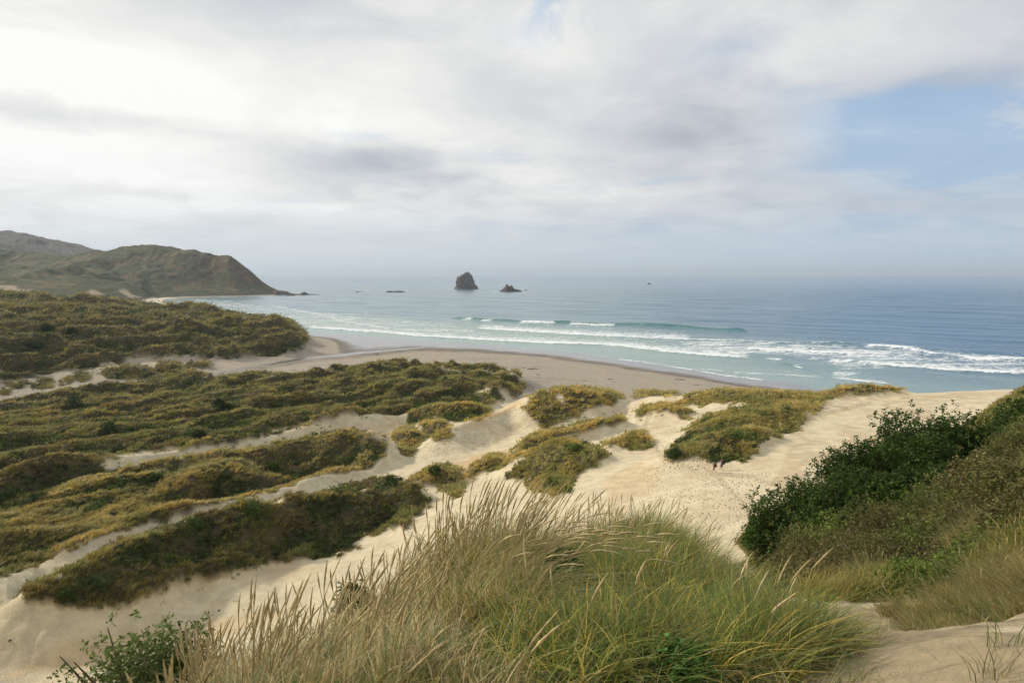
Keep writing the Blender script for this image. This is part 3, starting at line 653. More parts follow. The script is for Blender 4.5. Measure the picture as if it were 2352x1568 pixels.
# ------------------------------------------------------------------ plants
print('T terrain', time.time()-_t0)
MG = attrmat('grass_material', .6, .38, .2, .2, 2.)
ML = attrmat('leaf_material', .6, .25, .18, .3, .8)
MS = attrmat('seed_head_material', .85, .2, .1, .15, 40.)
MB = simple('bark_material', (.16,.12,.085), .85, .35, 9.)
MD = simple('driftwood_material', (.17,.135,.105), .85, .4, 4.)
A3 = np.array
C_GOLD = A3([.55,.41,.125]); C_STRAW = A3([.50,.41,.22]); C_OLIVE = A3([.30,.255,.075]); C_GREENG = A3([.19,.215,.055])
C_SHRUB = A3([.062,.100,.016]); C_MID = A3([.125,.165,.032]); C_TWIG = A3([.165,.120,.055]); C_DARK = A3([.026,.046,.010])
C_PALE = A3([.38,.345,.14])
C_BLUEG = A3([.20,.25,.13])
def blades(B, h, rad, col, nb, w, seg=2, wind=(.35,.10), reach=.45, tipc=None, cv=.25, up=1., wj=.0):
    """B (n,3) bases; every tuft gets nb blades. returns verts, tri faces, colours"""
    n = len(B); N = n*nb
    R = lambda *s: rng.random(s)
    th = R(N)*2*np.pi; rr = np.sqrt(R(N))
    H_ = np.repeat(h, nb)*(.55+.55*R(N)); RD = np.repeat(rad, nb)
    dx, dy = np.cos(th), np.sin(th)
    base = np.repeat(B, nb, 0).astype(np.float64)
    base[:,0] += dx*rr*RD; base[:,1] += dy*rr*RD
    th2 = th + (R(N)-.5)*1.8; ox, oy = np.cos(th2), np.sin(th2)
    re = H_*reach*(.25+rr*1.1)*(.5+R(N))
    wk = H_*(.5+R(N)*1.)
    W = np.repeat(np.broadcast_to(w, n), nb)
    sx, sy = -oy, ox
    # face the ribbons roughly towards the open side with scatter
    fa = R(N)*np.pi*.8 - .4*np.pi; sx, sy = np.cos(fa), np.sin(fa)
    C = np.repeat(col, nb, 0)*(1+cv*(R(N,1)*2-1)) * (1+.10*(R(N,3)*2-1))
    K = seg+1; V_ = []; CC = []
    for k in range(K):
        s = k/seg
        drop = 1 - .38*s*np.clip((re+wk*wind[0])/np.maximum(H_,1e-6), 0, 1.6)
        px = base[:,0] + ox*re*s*s + wk*wind[0]*s*s; py = base[:,1] + oy*re*s*s + wk*wind[1]*s*s
        pz = base[:,2] - .03 + H_*s*drop*up
        ww = W*(1-s**2*.75)*.5
        c = C if tipc is None else C*(1-s*s*.8)+np.repeat(np.broadcast_to(tipc,(n,3)), nb, 0)*(s*s*.8)
        if k < K-1:
            V_.append(np.stack([px-sx*ww, py-sy*ww, pz], 1)); V_.append(np.stack([px+sx*ww, py+sy*ww, pz], 1)); CC += [c, c]
        else:
            V_.append(np.stack([px, py, pz], 1)); CC.append(c)
    nv = len(V_); V_ = np.stack(V_, 1).reshape(-1,3); CC = np.stack(CC, 1).reshape(-1,3)
    o = (np.arange(N)*nv)[:,None]; Fs = []
    for k in range(seg-1):
        Fs.append(o+A3([[2*k, 2*k+1, 2*k+3]])); Fs.append(o+A3([[2*k, 2*k+3, 2*k+2]]))
    Fs.append(o+A3([[2*seg-2, 2*seg-1, 2*seg]]))
    return V_, np.concatenate(Fs), CC
def leaves(B, h, rad, col, nl, ls, cv=.35, flat=.0, zlo=-.1, shell=.5, jit=None):
    n = len(B); N = n*nl; R = lambda *s: rng.random(s)
    ph = R(N)*2*np.pi; cz = zlo + (1-zlo)*R(N); sr = np.sqrt(np.clip(1-cz*cz,0,1)); q = shell + (1-shell)*np.sqrt(R(N))
    H_ = np.repeat(h, nl); RD = np.repeat(rad, nl)
    ctr = np.repeat(B, nl, 0) + np.stack([np.cos(ph)*sr*q*RD, np.sin(ph)*sr*q*RD, cz*q*H_], 1)
    L = np.repeat(np.broadcast_to(ls, n), nl)*(.6+.8*R(N))
    a = rng.normal(size=(N,3)); a[:,2] *= .7; a /= np.linalg.norm(a, axis=1)[:,None]
    b = rng.normal(size=(N,3)); b -= a*(a*b).sum(1)[:,None]; b /= np.linalg.norm(b, axis=1)[:,None]
    a *= L[:,None]; b *= L[:,None]*.45
    V_ = np.stack([ctr-a, ctr+b, ctr+a, ctr-b], 1).reshape(-1,3)
    C = np.repeat(col, nl, 0)*(1+cv*(R(N,1)*2-1))
    CC = np.repeat(C, 4, 0)
    return V_, (np.arange(N)*4)[:,None]+A3([[0,1,2,3]]), CC
class Bag:
    def __init__(s): s.v=[]; s.f=[]; s.c=[]; s.n=0
    def add(s, t):
        v, f, c = t
        s.v.append(v); s.f.append(f+s.n); s.c.append(c); s.n += len(v)
    def mesh(s, name, mat): return mkmesh(name, np.concatenate(s.v), s.f, mat, np.concatenate(s.c))
dcol = np.gradient(cols); drow = np.gradient(np.log(rows))
CW = drow[:,None]*dcol[None]
conv = blur(Zg - blur(Zg, 40), 3)/np.maximum(Y*.004, .12)
def scatter(mask, spacing_px, yfac=2.0, nmax=60000):
    """random points on the ground; spacing grows with distance so clumps cover evenly"""
    w = (CW*mask).ravel(); tot = w.sum()
    if tot <= 0: return np.zeros((0,3)), np.zeros(0, int)
    N = int(min(nmax, tot/((spacing_px/683.)**2*yfac)))
    N = max(N, 6)
    cs = np.cumsum(w); k = np.searchsorted(cs, rng.random(N)*tot); k = np.clip(k, 0, len(w)-1)
    j, i = np.unravel_index(k, mask.shape)
    a = cols[i] + (rng.random(N)-.5)*dcol[i]; r = np.exp(np.log(rows[j]) + (rng.random(N)-.5)*drow[j])
    x, y = a*r, r-6
    return np.stack([x, y, hz(x, y)], 1), k
def pick(c1, c2, f): return c1*(1-f[:,None]) + c2*f[:,None]
def vegetate(mask, kind, sp=3.0, yf=2.0, gold=.5, nmax=60000, hs=1., dk=1.):
    Pt, k = scatter(mask, sp, yf, nmax)
    x, y = Pt[:,0], Pt[:,1]; dist = np.maximum(y, 8)
    xr_ = x*.866-y*.5; yr_ = x*.5+y*.866
    sn = 1.25*fbm(xr_/9, yr_/15, 301, 3) + .35*fbm(x/2.6, y/2.6, 303, 2); gn = fbm(x/14, y/14, 305, 3); tn = fbm(x/5, y/5, 307, 3)
    cvx = conv.ravel()[k]
    rad = np.maximum(.30, .0042*dist)*(.7+.6*rng.random(len(x))); patch_ = fbm(xr_/5, yr_/9, 309, 3); 
    bag_g, bag_l = Bag(), Bag()
    if kind == SCRUB: pg = sn + .02 - .8*np.clip(cvx,-1,1)*gold
    elif kind == OLIVE: pg = sn - .22 - .8*np.clip(cvx,-1,1)*gold
    else: pg = sn - .95
    sh = (pg + .12*rng.normal(size=len(x))) > 0
    g = ~sh
    # grasses
    if g.any():
        f = np.clip({SCRUB:.12,OLIVE:.34,GOLD:.8}[kind]+gn[g]*1.0+.8*np.clip(cvx[g],-1,1)*gold, 0, 1)
        c = pick(np.broadcast_to(C_OLIVE,(g.sum(),3)), np.broadcast_to(C_GOLD,(g.sum(),3)), f)
        c = pick(c, np.broadcast_to(C_GREENG,(g.sum(),3)), np.clip(.28+tn[g]*1.6-.3*np.clip(cvx[g],-1,1),0,.9))
        c = pick(c, np.broadcast_to(C_PALE,(g.sum(),3)), sst(.08,.3,patch_[g])*.75)
        if kind == SCRUB: c = pick(c, np.broadcast_to(C_TWIG*1.1,(g.sum(),3)), np.clip(.25-tn[g]*1.5,0,.8))
        c *= dk*(.7+.6*rng.random((g.sum(),1)))*(A3([.95,1.0,.88]) if kind == SCRUB else 1.)
        hh = (np.maximum(.8, .0062*dist[g])*(.55+.8*rng.random(g.sum())))*hs
        yy = dist[g]
        for lo, hi, nb, sg in ((0,60,22,3),(60,125,14,3),(125,210,10,2),(210,2000,7,1)):
            m = (yy >= lo) & (yy < hi)
            if m.any(): bag_g.add(blades(Pt[g][m], hh[m], rad[g][m], c[m], nb, np.maximum(.02, .00105*yy[m])*(1.3 if nb < 8 else 1.), sg, tipc=c[m]*1.15+.02))
    if sh.any():
        f = np.clip(.5+1.6*fbm(x[sh]/3, y[sh]/3, 311, 2),0,1)
        c = pick(np.broadcast_to(C_SHRUB,(sh.sum(),3)), np.broadcast_to(C_MID,(sh.sum(),3)), f)
        c = pick(c, np.broadcast_to(C_TWIG,(sh.sum(),3)), sst(.12,.4,-tn[sh])*.8)
        c *= dk*(.6+.8*rng.random((sh.sum(),1)))*(1-.35*sst(.0,.3,-patch_[sh]))[:,None]
        yy = dist[sh]; rs = rad[sh]*(.8+.9*rng.random(sh.sum())**3)*np.where(rng.random(sh.sum())<.05, 1.9, 1.); rad[sh] = rs; hh = rs*(.65+.55*rng.random(sh.sum()))
        for lo, hi, nl in ((0,60,60),(60,125,26),(125,210,16),(210,2000,9)):
            m = (yy >= lo) & (yy < hi)
            if m.any(): bag_l.add(leaves(Pt[sh][m], hh[m], rad[sh][m]*1.1, c[m], nl, np.maximum(.05, .0016*yy[m])))
    return bag_g, bag_l
def ids(i): return (REGID == i).astype(float)
nearf = lambda: 1.
def stuff(i, nm, lab, **k):
    bg_, bl_ = vegetate(ids(i), REG[i-1][1], **k)
    if bg_.n: tag(link(nm+'_grass', bg_.mesh(nm+'_grass', MG)), lab % 'grass', nm, kind='stuff')
    if bl_.n: tag(link(nm+'_shrubs', bl_.mesh(nm+'_shrubs', ML)), lab % 'low green and brown shrubs', nm, kind='stuff')
stuff(F1, 'dune_scrub', '%s covering the wide dune field beside the open beach', sp=2.6, yf=1.4, nmax=42000, gold=.8, dk=.86)
stuff(F2, 'dune_slack', '%s covering the long dune between two pale sand strips on the left', sp=2.6, yf=1.7, nmax=34000, gold=.9, dk=.92)
stuff(F3, 'front_dune', '%s covering the nearest dune ridge on the left', sp=2.8, yf=1.8, nmax=22000, gold=.6, dk=.8)
stuff(S2, 'far_dune_scrub', '%s covering the dunes beyond the stream', sp=2.2, yf=1.2, nmax=30000, gold=.8, dk=.72)
for i, lab, kind in MND:
    m = ids(i)
    if m.sum() < 4: continue
    bg_, bl_ = vegetate(m, kind, sp=2.3, yf=1.6, nmax=9000, gold=.8, dk=1. if i < 19 else .62)
    poly = A3(REG[i-1][0]); w = CW*m; cx_, cy_ = (X*w).sum()/w.sum(), (Y*w).sum()/w.sum()
    root = empty('grass_mound', (cx_, cy_, float(hz(cx_, cy_))), lab, 'grass mound', 'grassy mounds on the open sand' if i < 19 else 'hummocks along the stream bank')
    off = A3([cx_, cy_, float(hz(cx_, cy_))])
    for bg, nm, mt in ((bg_, 'foliage', MG), (bl_, 'leaves', ML)):
        if bg.n:
            bg.v = [v-off for v in bg.v]; link(nm, bg.mesh(nm, mt), root)
print('T mid', time.time()-_t0)
# loose tufts sprinkled on the sand edges
edge_ = np.clip(blur(vegm, 34) - vegm, 0, 1)**1.5*(Y > 60)*(Y < 320)*(REGID == 0)
Pt, k = scatter(edge_*(edge_ > .02), 4.2, 1.6, 6500)
yy = Pt[:,1]; c = pick(np.broadcast_to(C_OLIVE,(len(yy),3)), np.broadcast_to(C_GREENG,(len(yy),3)), rng.random(len(yy)))
bg_ = Bag(); bg_.add(blades(Pt, .3+.5*rng.random(len(yy)), .15+.4*rng.random(len(yy)), c, 9, np.maximum(.02,.0009*yy), 2))
tag(link('sand_grass', bg_.mesh('sand_grass', MG)), 'sparse tufts of grass creeping from the dunes onto bare sand', 'sparse grass', kind='stuff')

# dark round bushes one can tell apart in the dunes
def bush(name, x, y, w, h, col, lab, cat, grp, nl=1400, ls=.12, lumps=9, trunk=True, spiky=0., loc_z=None, col2=None, seed=0):
    z = float(hz(x, y)) if loc_z is None else loc_z
    root = empty(name, (x, y, z), lab, cat, grp)
    r_ = np.random.default_rng(seed+int(abs(x)*10)+int(y))
    bag = Bag(); ctr = []
    for i in range(lumps):
        a = r_.random()*2*np.pi; q = np.sqrt(r_.random())*.62
        lx, ly = np.cos(a)*q*w/2, np.sin(a)*q*w/2
        gz_ = float(hz(x+lx, y+ly)) - z
        top = h*(1-.45*q*q/.4)*(.75+.35*r_.random())
        R = w*(.20+.12*r_.random()); ctr.append((lx, ly, gz_+top-R*.6, R))
    C = A3(ctr); nn = max(20, nl//lumps)
    col_ = np.broadcast_to(col,(lumps,3))*(.8+.45*r_.random((lumps,1)))
    if col2 is not None: col_ = pick(col_, np.broadcast_to(col2,(lumps,3)), r_.random(lumps)*.8)
    bag.add(leaves(C[:,:3], C[:,3]*.9, C[:,3], col_, nn, ls, zlo=-.75, shell=.55))
    # leafy branch tips that break the outline
    nt = lumps*int(8+spiky*12)
    li = r_.integers(0, lumps, nt); th = r_.random(nt)*2*np.pi; ce = r_.random(nt)*1.1-.15
    d = np.stack([np.cos(th)*np.sqrt(np.clip(1-ce**2,.05,1)), np.sin(th)*np.sqrt(np.clip(1-ce**2,.05,1)), np.clip(ce,-.2,1)], 1)
    tip = C[li,:3] + d*C[li,3][:,None]*(1.+.28*r_.random((nt,1))*(1+spiky))
    bag.add(leaves(tip, np.full(nt, ls*2.6), np.full(nt, ls*2.0), np.broadcast_to(col,(nt,3))*(.85+.5*r_.random((nt,1))), 12, ls*.95, zlo=-.9, shell=.1))
    link('leaves', bag.mesh('leaves', ML), root)
    if trunk:
        V_=[]; F_=[]; nb=0
        def tube(p0, p1, r0, r1, bend):
            nonlocal nb
            K=6; S=6
            for k in range(S):
                s=k/(S-1); c_=p0*(1-s)+p1*s+bend*math.sin(s*math.pi); r=r0*(1-s)+r1*s
                for q in range(K):
                    a=q/K*2*math.pi; V_.append(c_+A3([math.cos(a)*r, math.sin(a)*r, 0]))
            for k in range(S-1):
                for q in range(K):
                    F_.append([nb+k*K+q, nb+k*K+(q+1)%K, nb+(k+1)*K+(q+1)%K, nb+(k+1)*K+q])
            nb += K*S
        for cx_, cy_, cz_, R in ctr:
            tube(A3([cx_*.12, cy_*.12, -.25]), A3([cx_, cy_, cz_+R*.5]), .012*w+.02, .006, A3([.1*w*(r_.random()-.5), .1*w*(r_.random()-.5), 0]))
            for _ in range(2):
                a = r_.random()*6.28
                tube(A3([cx_*.6, cy_*.6, cz_*.6]), A3([cx_+math.cos(a)*R*1.05, cy_+math.sin(a)*R*1.05, cz_+R*(.2+.7*r_.random())]), .02+.004*w, .004, A3([0,0,.05*w]))
        link('trunk', mkmesh('trunk', A3(V_), A3(F_), MB, smooth=True), root)
    return root
def gdist(u, v, z0=9.):
    """walk the sight bearing to find where that point lies on the ground"""
    ax, t_ = ray(u, v); ys = np.geomspace(2, 3000, 6000); zz = hz(ax*ys, ys)
    k = np.argmax(H - t_*ys < zz); return ax*ys[k], ys[k], float(zz[k])
for (u, v, w, h, col, lab) in [
    (178,940,7.5,2.2,C_DARK,'dark rounded bush near the upper left edge of the wide dune field'),
    (251,992,4.8,1.8,C_DARK*1.2,'dark spiky bush lower left in the wide dune field'),
    (457,1010,4.5,1.8,C_DARK,'dark bush just above the upper sand strip'),
    (625,1080,3.6,1.3,C_SHRUB,'isolated dark green bush on the olive middle dune'),
    (359,1100,2.8,1.1,C_SHRUB,'small green bush beside the middle dune crest'),
    (79,1155,3.6,1.3,C_DARK*1.2,'dark bush at the left end of the middle dune'),
    (498,932,4.6,1.6,C_DARK*1.1,'flax like dark bush in the middle of the wide dune field'),
    (272,1040,3.2,1.2,C_DARK,'low dark bush below the spiky bush on the left'),
    (72,800,11,3.5,C_DARK,'broad dark bush on the dunes beyond the stream at far left'),
    (110,762,7,3.0,C_DARK,'upright dark bush higher on the far dunes'),
    (165,770,5,2.4,C_DARK*1.2,'small dark bush right of the upright one on the far dunes'),
    (590,1185,4.6,1.5,C_SHRUB*.8,'round dark green bush on the crest of the nearest left dune'),
    (225,1360,3.8,1.6,C_DARK*1.3,'bright leafed dark bush near the left end of the nearest dune'),
    (440,1215,3.6,1.1,C_SHRUB,'low green bush along the top of the nearest left dune'),
    (150,1385,2.4,1.2,C_SHRUB*.9,'small green bush at the foot of the nearest dune'),
    (1000,1086,2.4,1.0,C_SHRUB,'dark green bush on top of the grass mound above the gully'),
    (1265,1120,3.0,1.1,C_MID*.9,'blue green bush at the front foot of the big shrubby mound'),
    (1548,1052,2.6,1.6,C_DARK*1.5,'dark leafy bush at the left foot of the mound behind the walkers'),
    (1320,1035,2.6,1.0,C_MID,'leafy green bush near the top of the big shrubby mound')]:
    x, y, z = gdist(u, v)
    bush('dune_bush', x, y, w, h, col, lab, 'bush', 'dark bushes scattered over the dunes', nl=1100, ls=max(.07, .0011*y), lumps=8, trunk=False, seed=int(u))

# big dark evergreen shrubs on the right slope
def toph(u, v, d, lo, hi):
    ax, t_ = ray(u, v); return float(np.clip((H - t_*d) - hz(ax*d, d), lo, hi)), ax*d
for (u, v, d, w, lab) in [
    (1762,1190,37,3.0,'dark green shrub lowest on the right slope at the edge of the sand'),
    (1838,1128,38,3.8,'dark green shrub second up from the sand on the right slope'),
    (1920,1085,39,4.2,'wide dark green shrub in the middle of the dark thicket'),
    (1990,1050,37,3.6,'dark green shrub in front of the tallest one'),
    (2058,985,41,3.9,'tallest dark green shrub with ragged top against the sand'),
    (2165,985,42,4.4,'broad dark green shrub right of the tallest one'),
    (2110,1030,38,4.4,'dark green shrub between the tallest and the broad one'),
    (2250,1010,41,3.6,'dark green shrub below the grassy spur'),
    (2345,985,42,4.2,'dark green shrub at the right edge of the photo'),
    (2110,1105,31,3.8,'dark green shrub in the lower middle of the thicket'),
    (2020,1120,32,3.8,'dark green shrub at the front of the thicket, lower left of its middle'),
    (1900,1140,33,3.6,'low dark green shrub at the front of the thicket near the sand')]:
    h, x = toph(u, v, d, .7, 6.0); h *= 1.15 if u < 2200 else .85
    bush('evergreen_shrub', x, d, w, h, A3([.034,.066,.009]), lab, 'shrub', 'dark evergreen shrubs on the right slope', nl=9000, ls=.085, lumps=20, spiky=.8, seed=int(u), col2=A3([.070,.115,.016]))
for (u, d, w, h, c, lab) in [
    (1760,28,3.2,1.5,.4,'dull olive shrub nearest the sandy bowl on the right'),
    (1850,25,3.4,1.6,.8,'brown twiggy shrub below the dark thicket'),
    (1935,27,3.6,1.8,.3,'olive green shrub directly under the dark thicket'),
    (2030,24,3.6,1.9,.8,'rounded brown green shrub in the middle of the right slope'),
    (2120,25,3.4,1.6,.2,'green shrub among brown twigs on the right slope'),
    (2220,27,3.8,1.7,.9,'brown shrub with dry twigs on the upper right slope'),
    (2320,28,4.2,1.7,.5,'mixed olive shrub at the right edge of the slope'),
    (1900,19,2.4,1.3,.9,'dark brown twiggy bush above the near sand'),
    (2000,18,2.4,1.4,.7,'brown olive bush beside the tall dry grass'),
    (2100,19,2.6,1.3,.3,'green bush in front of the brown shrubs'),
    (2200,20,2.8,1.3,.9,'reddish brown bush right of the green one'),
    (2310,20,3.0,1.4,.6,'dense olive bush by the right edge'),
    (1830,15.5,1.5,.8,.9,'small dead brown bush at the lip of the near sand'),
    (2090,14,1.2,.6,.0,'bright green low bush with tiny purple flowers'),
    (2160,12.6,.8,.45,.0,'small bright green bush on the near sand edge'),
    (2340,15.5,2.2,1.1,.8,'brown shrub above the drooping grass on the right'),
    (2290,9.6,.7,.4,.0,'little green bush at the bottom right sand edge')]:
    h, x = toph(u, {1760:1240,1850:1215,1935:1190,2030:1160,2120:1140,2220:1100,2320:1070,1900:1300,2000:1270,2100:1245,2200:1215,2310:1190,1830:1345,2090:1300,2160:1350,2340:1270,2290:1400}[u], d, h*.8, h*1.6); y = d
    bush('brown_shrub' if c > .5 else 'olive_shrub', x, y, w, h, pick(A3([[.095,.145,.022]]), A3([[.160,.125,.050]]), A3([c*.85]))[0]*(.75+.5*random.random()), lab, 'shrub', 'mixed shrubs on the right slope', nl=int(9000*(1-.35*(u % 3 == 0))), ls=(.0014*d+.008)*(1.+.45*(u % 3 == 0)), lumps=10+u % 5, spiky=.4+.25*(u % 4), seed=int(u), col2=pick(C_SHRUB[None]*1.1, A3([[.19,.15,.065]]), A3([c]))[0])
# grass and twigs between them
m = ids(RH)
bg_, bl_ = vegetate(m, SCRUB, sp=5.0, yf=1.6, nmax=11000, gold=.5, hs=.8, dk=.9)
up_ = m*sst(44, 50, Y)
b2, l2 = vegetate(up_, OLIVE, sp=3.2, yf=1.4, nmax=9000, gold=.3, hs=.75, dk=.9)
for v_, f_, c_ in zip(b2.v, b2.f, b2.c): pass
tag(link('slope_grass', bg_.mesh('slope_grass', MG)), 'brown and green grass filling the gaps between shrubs on the right slope', 'slope grass', kind='stuff')
tag(link('slope_ground_cover', bl_.mesh('slope_ground_cover', ML)), 'low leafy ground cover under the shrubs on the right slope', 'ground cover', kind='stuff')
tag(link('spur_grass', b2.mesh('spur_grass', MG)), 'short olive grass on the spur at the upper right', 'spur grass', kind='stuff')
print('T hill', time.time()-_t0)

# ------------------------------------------------------------------ near tussocks
def heads(B, dirs, L, r, col, bend):
    """spindle seed heads: B base points, dirs unit, L length"""
    n = len(B); K = 6; S = 8
    s = np.linspace(0, 1, S); pr = np.sin(np.clip(s*1.0+.04,0,1)*np.pi)**.55*np.where(s < .15, .75, 1.); pr[-1] = .08; pr[0] = .3
    a = np.cross(dirs, [0,0,1.]); a /= np.maximum(np.linalg.norm(a, axis=1), 1e-4)[:,None]; b = np.cross(dirs, a)
    V_ = np.zeros((n, S, K, 3)); 
    for k in range(S):
        c = B + dirs*(L*s[k])[:,None] + bend*((L*s[k]**2)[:,None])
        rr = (r*pr[k])[:,None]
        for q in range(K):
            an = 2*math.pi*q/K + k*.5; jr = rr*(.72+.56*rng.random((n,1)))
            V_[:,k,q] = c + (a*math.cos(an)+b*math.sin(an))*jr
    f = []
    for k in range(S-1):
        for q in range(K): f.append([k*K+q, k*K+(q+1)%K, (k+1)*K+(q+1)%K, (k+1)*K+q])
    F_ = (np.arange(n)*S*K)[:,None,None] + A3(f)[None]
    C = np.repeat(col*(.8+.4*rng.random((n,1))), S*K, 0)*(.85+.3*rng.random((n*S*K,1)))
    return V_.reshape(-1,3), F_.reshape(-1,4), C
def tussock(u, d, h, r, nb, nh, pal, lab, wind=(.16,.05), reach=.55, hl=.2, dz=0., hc=None, grp='marram tussocks on the viewpoint knoll', w=.0080, hbend=None):
    ax, _ = ray(u, 1300); x, y = ax*d, d; z = float(hz(x, y))+dz
    root = empty('grass_tussock', (x, y, z), lab, 'tussock', grp)
    nb = int(nb*1.15); tb = .78+.44*rng.random(); n = 30; th = rng.random(n)*6.283; q = np.sqrt(rng.random(n))*r
    B = np.stack([np.cos(th)*q, np.sin(th)*q, np.zeros(n)], 1); B[:,2] = hz(x+B[:,0], y+B[:,1])-z+dz
    bag = Bag()
    for c, f, hs in pal:
        k = max(1, int(nb*f/n)); hh = np.full(n, h*hs)*(.8+.35*rng.random(n))*(1-.25*(q/r)**2)
        bag.add(blades(B, hh, np.full(n, r*.28), np.broadcast_to(c,(n,3))*tb*(.8+.4*rng.random((n,1))), k, w, 6, wind, reach*(1.35 if pal is PG else 1.), tipc=np.clip(c*1.15+.03,0,1), cv=.35))
    bag.add(blades(B, np.full(n, h*.42), np.full(n, r*.45), np.broadcast_to(C_TWIG*1.3,(n,3))*(.7+.6*rng.random((n,1))), max(4,nb//90), w*1.1, 5, (wind[0]*2.2, wind[1]-.3), 1.9, tipc=C_STRAW*.7, cv=.4, up=.7))
    if not nh: link('blades', bag.mesh('blades', MG), root)
    if nh:
        th = rng.random(nh)*6.283; q = np.sqrt(rng.random(nh))*r*1.05
        B = np.stack([np.cos(th)*q, np.sin(th)*q, np.zeros(nh)], 1); B[:,2] = hz(x+B[:,0], y+B[:,1])-z
        Hh = h*(.62+.44*rng.random(nh)); wk = .4+.8*rng.random(nh)
        ox = np.cos(th)*.30*q/r + wind[0]*wk; oy = np.sin(th)*.30*q/r + wind[1]*wk
        S = 6; V_ = []; C_ = []
        stem = A3([.34,.27,.13])
        def pt(s): 
            dr = 1-.22*s*np.clip(np.hypot(ox,oy),0,1.2)
            return np.stack([B[:,0]+ox*Hh*s*s*.9, B[:,1]+oy*Hh*s*s*.9, B[:,2]+Hh*s*dr], 1)
        for k in range(S):
            p_ = pt(k/(S-1)); V_.append(p_-A3([.0028,0,0])); V_.append(p_+A3([.0028,0,0])); C_ += [np.broadcast_to(stem,(nh,3))]*2
        V_ = np.stack(V_, 1).reshape(-1,3); C_ = np.stack(C_, 1).reshape(-1,3)
        o = (np.arange(nh)*2*S)[:,None]; Fs = np.concatenate([o+A3([[2*k,2*k+1,2*k+3,2*k+2]]) for k in range(S-1)])
        bag.add((V_, Fs, C_)); link('blades', bag.mesh('blades', MG), root)
        e = pt(1.); dd = e - pt(.86); dd /= np.linalg.norm(dd, axis=1)[:,None]
        L = hl*(.7+.6*rng.random(nh)); bend = A3([.10,.0,-.06]) if hbend is None else A3(hbend)
        hv, hf, hcx = heads(e-dd*.02, dd, L, np.full(nh,.0062)*(.75+.5*rng.random(nh)), np.broadcast_to(C_STRAW*1.12 if hc is None else hc,(nh,3)), bend*(.3+rng.random((nh,1))))
        hv = hv.reshape(nh,-1,3); hcx = hcx.reshape(nh,-1,3); f0 = hf[:len(hf)//nh]
        for q_ in range(nh):
            o0 = hv[q_,0].copy(); link('seed_head', mkmesh('seed_head', hv[q_]-o0, f0, MS, hcx[q_], True), root, o0)
    return root
PS = [(C_STRAW*1.15,.5,.9),(C_BLUEG,.3,.85),(C_OLIVE*1.2,.2,.7)]          # pale straw
PM = [(C_STRAW*1.05,.30,.85),(C_GOLD*.75,.18,.85),(A3([.19,.21,.055]),.36,.95),(C_TWIG*.9,.16,.5)]
PG = [(A3([.155,.195,.038]),.50,1.),(A3([.47,.37,.08]),.19,.95),(C_STRAW*.85,.14,.7),(A3([.11,.145,.05]),.14,.9)]
for a in [
 (395,3.6,.42,.35,700,16,PS,'small straw tussock farthest left, beside the bright green shrub'),
 (430,4.4,.50,.40,800,22,PS,'straw tussock behind the small one at the far left'),
 (540,4.6,.55,.42,900,26,PS,'straw tussock on the left rim of the knoll'),
 (450,3.3,.50,.35,700,18,PS,'pale straw tussock at the left end of the foreground grass'),
 (560,3.2,.55,.40,900,26,PS,'straw tussock with thick seed heads low at the left'),
 (640,3.7,.62,.42,1000,34,PS,'tall straw tussock behind the thick seed heads'),
 (730,3.0,.50,.40,900,14,PM,'mixed straw and blue green tussock at the bottom edge'),
 (760,4.2,.66,.45,1100,36,PS,'straw tussock right of the tall pale one'),
 (860,3.6,.56,.42,1100,16,PS,'tussock with a few big seed heads in front of the tallest clump'),
 (880,5.0,.75,.45,1200,44,PS,'pale tussock with many upright seed heads left of the tallest clump'),
 (960,5.6,.74,.40,1300,46,PS,'slender pale tussock joined to the tallest clump on its left'),
 (1075,5.7,.88,.50,2400,90,PM,'tallest foreground clump with a crown of upright seed heads'),
 (1160,5.9,.80,.45,2000,60,PM,'right half of the tallest foreground clump leaning right'),
 (1130,4.3,.55,.40,1300,10,PM,'bent grey green tussock below the tallest clump'),
 (960,4.0,.40,.45,900,6,PM,'low brown tussock at the foot of the pale clumps'),
 (1010,2.9,.34,.40,800,5,PM,'low tussock with one fallen seed head at the bottom centre'),
 (1250,3.4,.42,.40,1000,2,PG,'short green tussock at the bottom centre right'),
 (1300,6.6,.68,.45,1500,22,PG,'green tussock behind the drooping seed heads'),
 (1400,8.2,.72,.60,1500,26,PM,'brownish tussock on the back crest of the knoll'),
 (1480,9.2,.85,.65,1600,14,PG,'green tussock on the highest part of the back crest'),
 (1570,9.8,.80,.65,1400,10,PG,'ragged green tussock at the right end of the back crest'),
 (1370,10.3,.60,.6,1100,10,PM,'low tussock farthest back on the knoll'),
 (1420,5.6,.56,.45,1700,5,PG,'dense green tussock in the centre right of the knoll'),
 (1540,5.2,.80,.50,1900,4,PG,'yellow green tussock with long arching blades'),
 (1660,5.0,.72,.50,1700,3,PG,'arching green tussock beside the bare sand'),
 (1520,3.7,.62,.45,1700,3,PG,'large green and gold tussock at the lower right'),
 (1680,3.9,.66,.50,2000,4,PG,'big spreading tussock whose blades reach over the sand'),
 (1790,4.3,.52,.40,1300,2,PG,'rightmost arching tussock on the edge of the bare sand'),
 (1440,9.6,.80,.65,1500,14,PG,'green tussock between the two highest on the back crest'),
 (1525,10.0,.8,.6,1400,10,PM,'ragged seeded tussock near the middle of the back crest'),
 (1620,10.2,.62,.6,1300,6,PM,'dry arching tussock sloping down at the right of the back crest'),
 (1640,8.6,.62,.50,1200,2,PM,'dry brown tussock on the sandy lip at the right'),
 (1390,3.5,.50,.42,1300,3,PG,'short tangled tussock at the bottom right of centre'),
 ]: tussock(*a)
tussock(1160,4.5,.78,.26,500,46,PM,'leaning clump whose pale seed heads droop to the right in a fan', wind=(.95,-.1), hl=.15, hbend=(.35,0,-.35))
